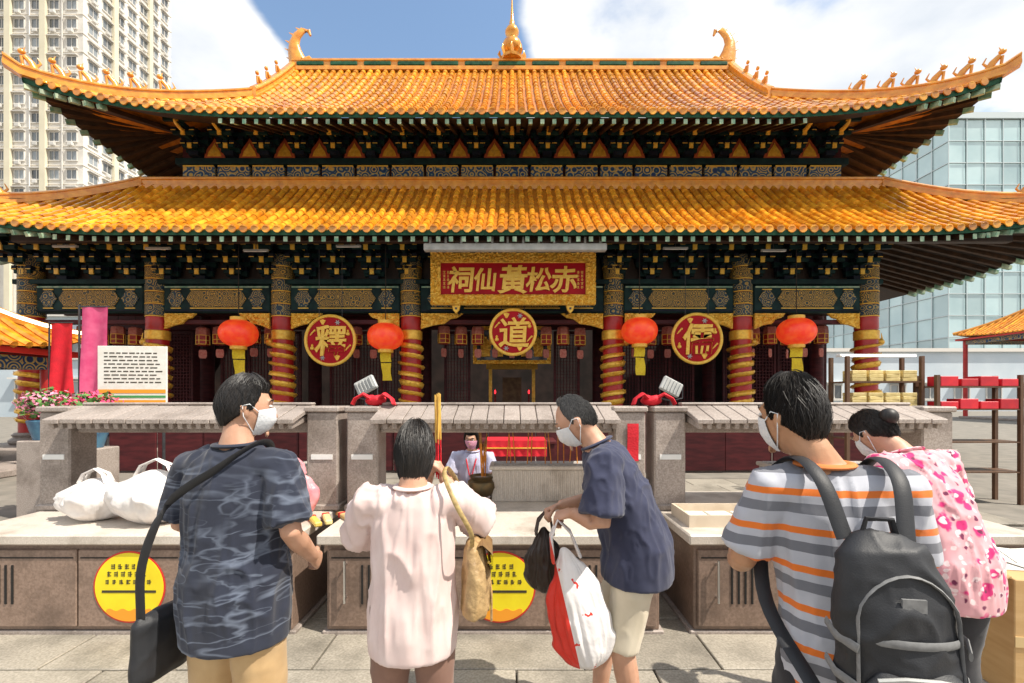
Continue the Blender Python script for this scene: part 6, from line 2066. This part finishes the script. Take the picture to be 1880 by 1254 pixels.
# shopping bags of the leaning man: white with a red side, and a black one
M_SHOP = mat('printed_plastic', (0.80, 0.77, 0.76), 0.35, bump=0.35, bscale=14, coords='object')
def shop_print():
    t, n, l, p = nodes_of(M_SHOP)
    tc_ = n('ShaderNodeTexCoord')
    sp_ = n('ShaderNodeSeparateXYZ'); l(tc_.outputs['Object'], sp_.inputs[0])
    nz = n('ShaderNodeTexNoise'); nz.inputs['Scale'].default_value = 13; nz.inputs['Detail'].default_value = 3; l(tc_.outputs['Object'], nz.inputs['Vector'])
    s = n('ShaderNodeMath'); s.operation = 'GREATER_THAN'; s.inputs[1].default_value = 0.66; l(nz.outputs['Fac'], s.inputs[0])
    a = n('ShaderNodeMath'); a.operation = 'LESS_THAN'; a.inputs[1].default_value = -0.05; l(sp_.outputs[0], a.inputs[0])
    mx = n('ShaderNodeMath'); mx.operation = 'MAXIMUM'; l(s.outputs[0], mx.inputs[0]); l(a.outputs[0], mx.inputs[1])
    m = n('ShaderNodeMix'); m.data_type = 'RGBA'; l(mx.outputs[0], m.inputs[0])
    m.inputs[6].default_value = (0.80, 0.77, 0.76, 1); m.inputs[7].default_value = (0.72, 0.035, 0.02, 1)
    l(m.outputs[2], p.inputs['Base Color'])
shop_print()
Mb = Matrix.Rotation(R(78), 4, 'Z')
hl_ = V((0.56, 2.12, GZ)) + Mb @ (bj['wrL'] + V((0.02, 0.075, -0.035)))
hr_ = V((0.56, 2.12, GZ)) + Mb @ (bj['wrR'] + V((-0.02, 0.075, -0.035)))
o = plastic_bag('shopping_bag', 'white shopping bag with red side and print held by the leaning man', (hl_.x + 0.07, hl_.y - 0.02, hl_.z - 0.64), (0.27, 0.17, 0.66), M_SHOP, 12.0, hung=True)
o.rotation_euler = (0, R(-13), 0)
o.location.x += 0.085
o = plastic_bag('shopping_bag', 'small black bag held behind the red and white shopping bag', (hr_.x, hr_.y, hr_.z - 0.40), (0.20, 0.14, 0.40), mat('black_plastic', (0.03, 0.018, 0.012), 0.35, bump=0.4, bscale=16, coords='object'), 17.0, hung=True)

# black backpack
M_STRAPG = mat('grey_webbing', (0.16, 0.16, 0.16), 0.7, col2=(0.22, 0.22, 0.22), scale=60)
bp = thing('backpack', 'black backpack with grey straps on the back of the striped-shirt man', 'backpack', (0.935, 1.32, GZ), R(-8))
b = MB()
b.tube([V((0.02, -0.225, 0.76)), V((0.02, -0.23, 0.79)), V((0.02, -0.238, 0.94)), V((0.01, -0.23, 1.11)), V((0.0, -0.21, 1.225)), V((0.0, -0.19, 1.265))],
       [(0.105, 0.045), (0.128, 0.064), (0.133, 0.072), (0.128, 0.066), (0.10, 0.05), (0.05, 0.022)], 24, right=(1, 0, 0))
M_PACK = mat('black_nylon', (0.012, 0.013, 0.016), 0.55, col2=(0.022, 0.023, 0.027), scale=9, bump=0.10, bscale=300, coords='object')
pko = link('pack_body', remesh(b, 0.007, 4, 'pack_body', M_PACK, drape(0.010, 70, (9, 9, 9))), bp)
b = MB()
b.tube([V((0.02, -0.288, 0.79)), V((0.02, -0.298, 0.84)), V((0.02, -0.294, 0.95)), V((0.015, -0.282, 0.99))], [(0.09, 0.025), (0.11, 0.034), (0.105, 0.032), (0.07, 0.013)], 18, right=(1, 0, 0))
link('front_pocket', remesh(b, 0.007, 4, 'front_pocket', M_PACK, drape(0.005, 75, (8, 8, 6))), bp)
zp = MB().tube([V((-0.07, -0.312, 0.965)), V((-0.02, -0.322, 0.978)), V((0.05, -0.322, 0.978)), V((0.105, -0.312, 0.965))], 0.005, 6)
zp.build('zip', M_GREYMETAL, bp, smooth=True)
def pack_pt(x, z, out=0.004):
    zs = (0.79, 0.94, 1.11, 1.225)
    yc = np.interp(z, zs, (-0.23, -0.238, -0.23, -0.21)); a_ = np.interp(z, zs, (0.128, 0.133, 0.128, 0.10)); b_ = np.interp(z, zs, (0.064, 0.072, 0.066, 0.05))
    return V((0.015 + x * a_, yc - b_ * math.sqrt(max(0.0, 1 - x * x)) - out, z))
arc = [pack_pt(-0.82, z) for z in np.linspace(0.86, 1.09, 8)] + [pack_pt(0.82 * math.sin(R(a)), 1.09 + 0.10 * math.cos(R(a))) for a in range(-75, 80, 15)] + [pack_pt(0.82, z) for z in np.linspace(1.09, 0.86, 8)]
MB().tube(arc, [(0.007, 0.003)] * len(arc), 6, right=(0, 1, 0)).build('zip_seam', M_STRAPG, bp, smooth=True)
MB().tube([pack_pt(0.82, 0.90, 0.008), pack_pt(0.82, 0.865, 0.012)], [0.004, 0.003], 6).build('zip_pull', M_GREYMETAL, bp)
hzn = [pack_pt(x, 1.045) for x in np.linspace(-0.75, 0.75, 13)]
MB().tube(hzn, [(0.010, 0.003)] * 13, 6, right=(0, 0, 1)).build('webbing', M_STRAPG, bp, smooth=True)
MB().cbox(pack_pt(0, 1.13, 0.003), (0.05, 0.006, 0.03)).build('patch', M_STRAPG, bp)
MB().tube([V((-0.04, -0.195, 1.255)), V((-0.028, -0.195, 1.30)), V((0.028, -0.195, 1.30)), V((0.04, -0.195, 1.255))], [(0.012, 0.006)] * 4, 8).build('grab_loop', M_PACK, bp, smooth=True)
for sg in (-1, 1):
    pts = [V((sg * 0.07, -0.185, 1.245)), V((sg * 0.095, -0.12, 1.385)), V((sg * 0.11, 0.0, 1.425)), V((sg * 0.13, 0.115, 1.34)), V((sg * 0.15, 0.125, 1.18)), V((sg * 0.185, 0.0, 1.0)), V((sg * 0.14, -0.19, 0.86))]
    pts = smooth_path(pts)
    MB().tube(pts, [(0.021, 0.006)] * len(pts), 8, right=(1, 0, 0)).build('shoulder_strap', M_PACK, bp, smooth=True)
    for z in (0.86, 0.95, 1.04):
        MB().tube([V((sg * 0.137 + 0.02, -0.19, z)), V((sg * 0.141 + 0.02, -0.24, z - 0.01)), V((sg * 0.115 + 0.02, -0.285, z - 0.02))], [(0.012, 0.004)] * 3, 8, right=(0, 0, 1)).build('side_strap', M_STRAPG, bp, smooth=True)

# dark bag at the hip of the man in navy print
sb_ = thing('shoulder_bag', 'black shoulder bag hanging low on the hip of the navy-print man', 'bag', (-1.08, 1.78, GZ), R(-8))
b = MB()
c0 = V((-0.275, -0.04, 0.66))
b.tube([c0 + V((0, 0, -0.13)), c0 + V((0, 0, -0.10)), c0 + V((0, 0, 0.10)), c0 + V((0, 0, 0.125))], [(0.12, 0.035), (0.14, 0.05), (0.13, 0.042), (0.11, 0.015)], 18, right=(0, 1, 0))
link('bag_body', remesh(b, 0.007, 4, 'bag_body', M_PACK, drape(0.006, 90, (9, 9, 6))), sb_)
pts = [c0 + V((0, -0.10, 0.11)), V((-0.23, -0.175, 1.0)), V((-0.12, -0.178, 1.22)), V((0.03, -0.13, 1.34)), V((0.10, -0.075, 1.405)), V((0.115, 0.0, 1.425)), V((0.10, 0.07, 1.39)), V((0.03, 0.15, 1.25)), V((-0.14, 0.19, 1.02)), c0 + V((0, 0.10, 0.11))]
pts = smooth_path(pts)
MB().tube(pts, [(0.016, 0.005)] * len(pts), 8, right=(0.6, 0, 0.8)).build('strap', M_PACK, sb_, smooth=True)
bpy.data.scenes.remove(TMP)
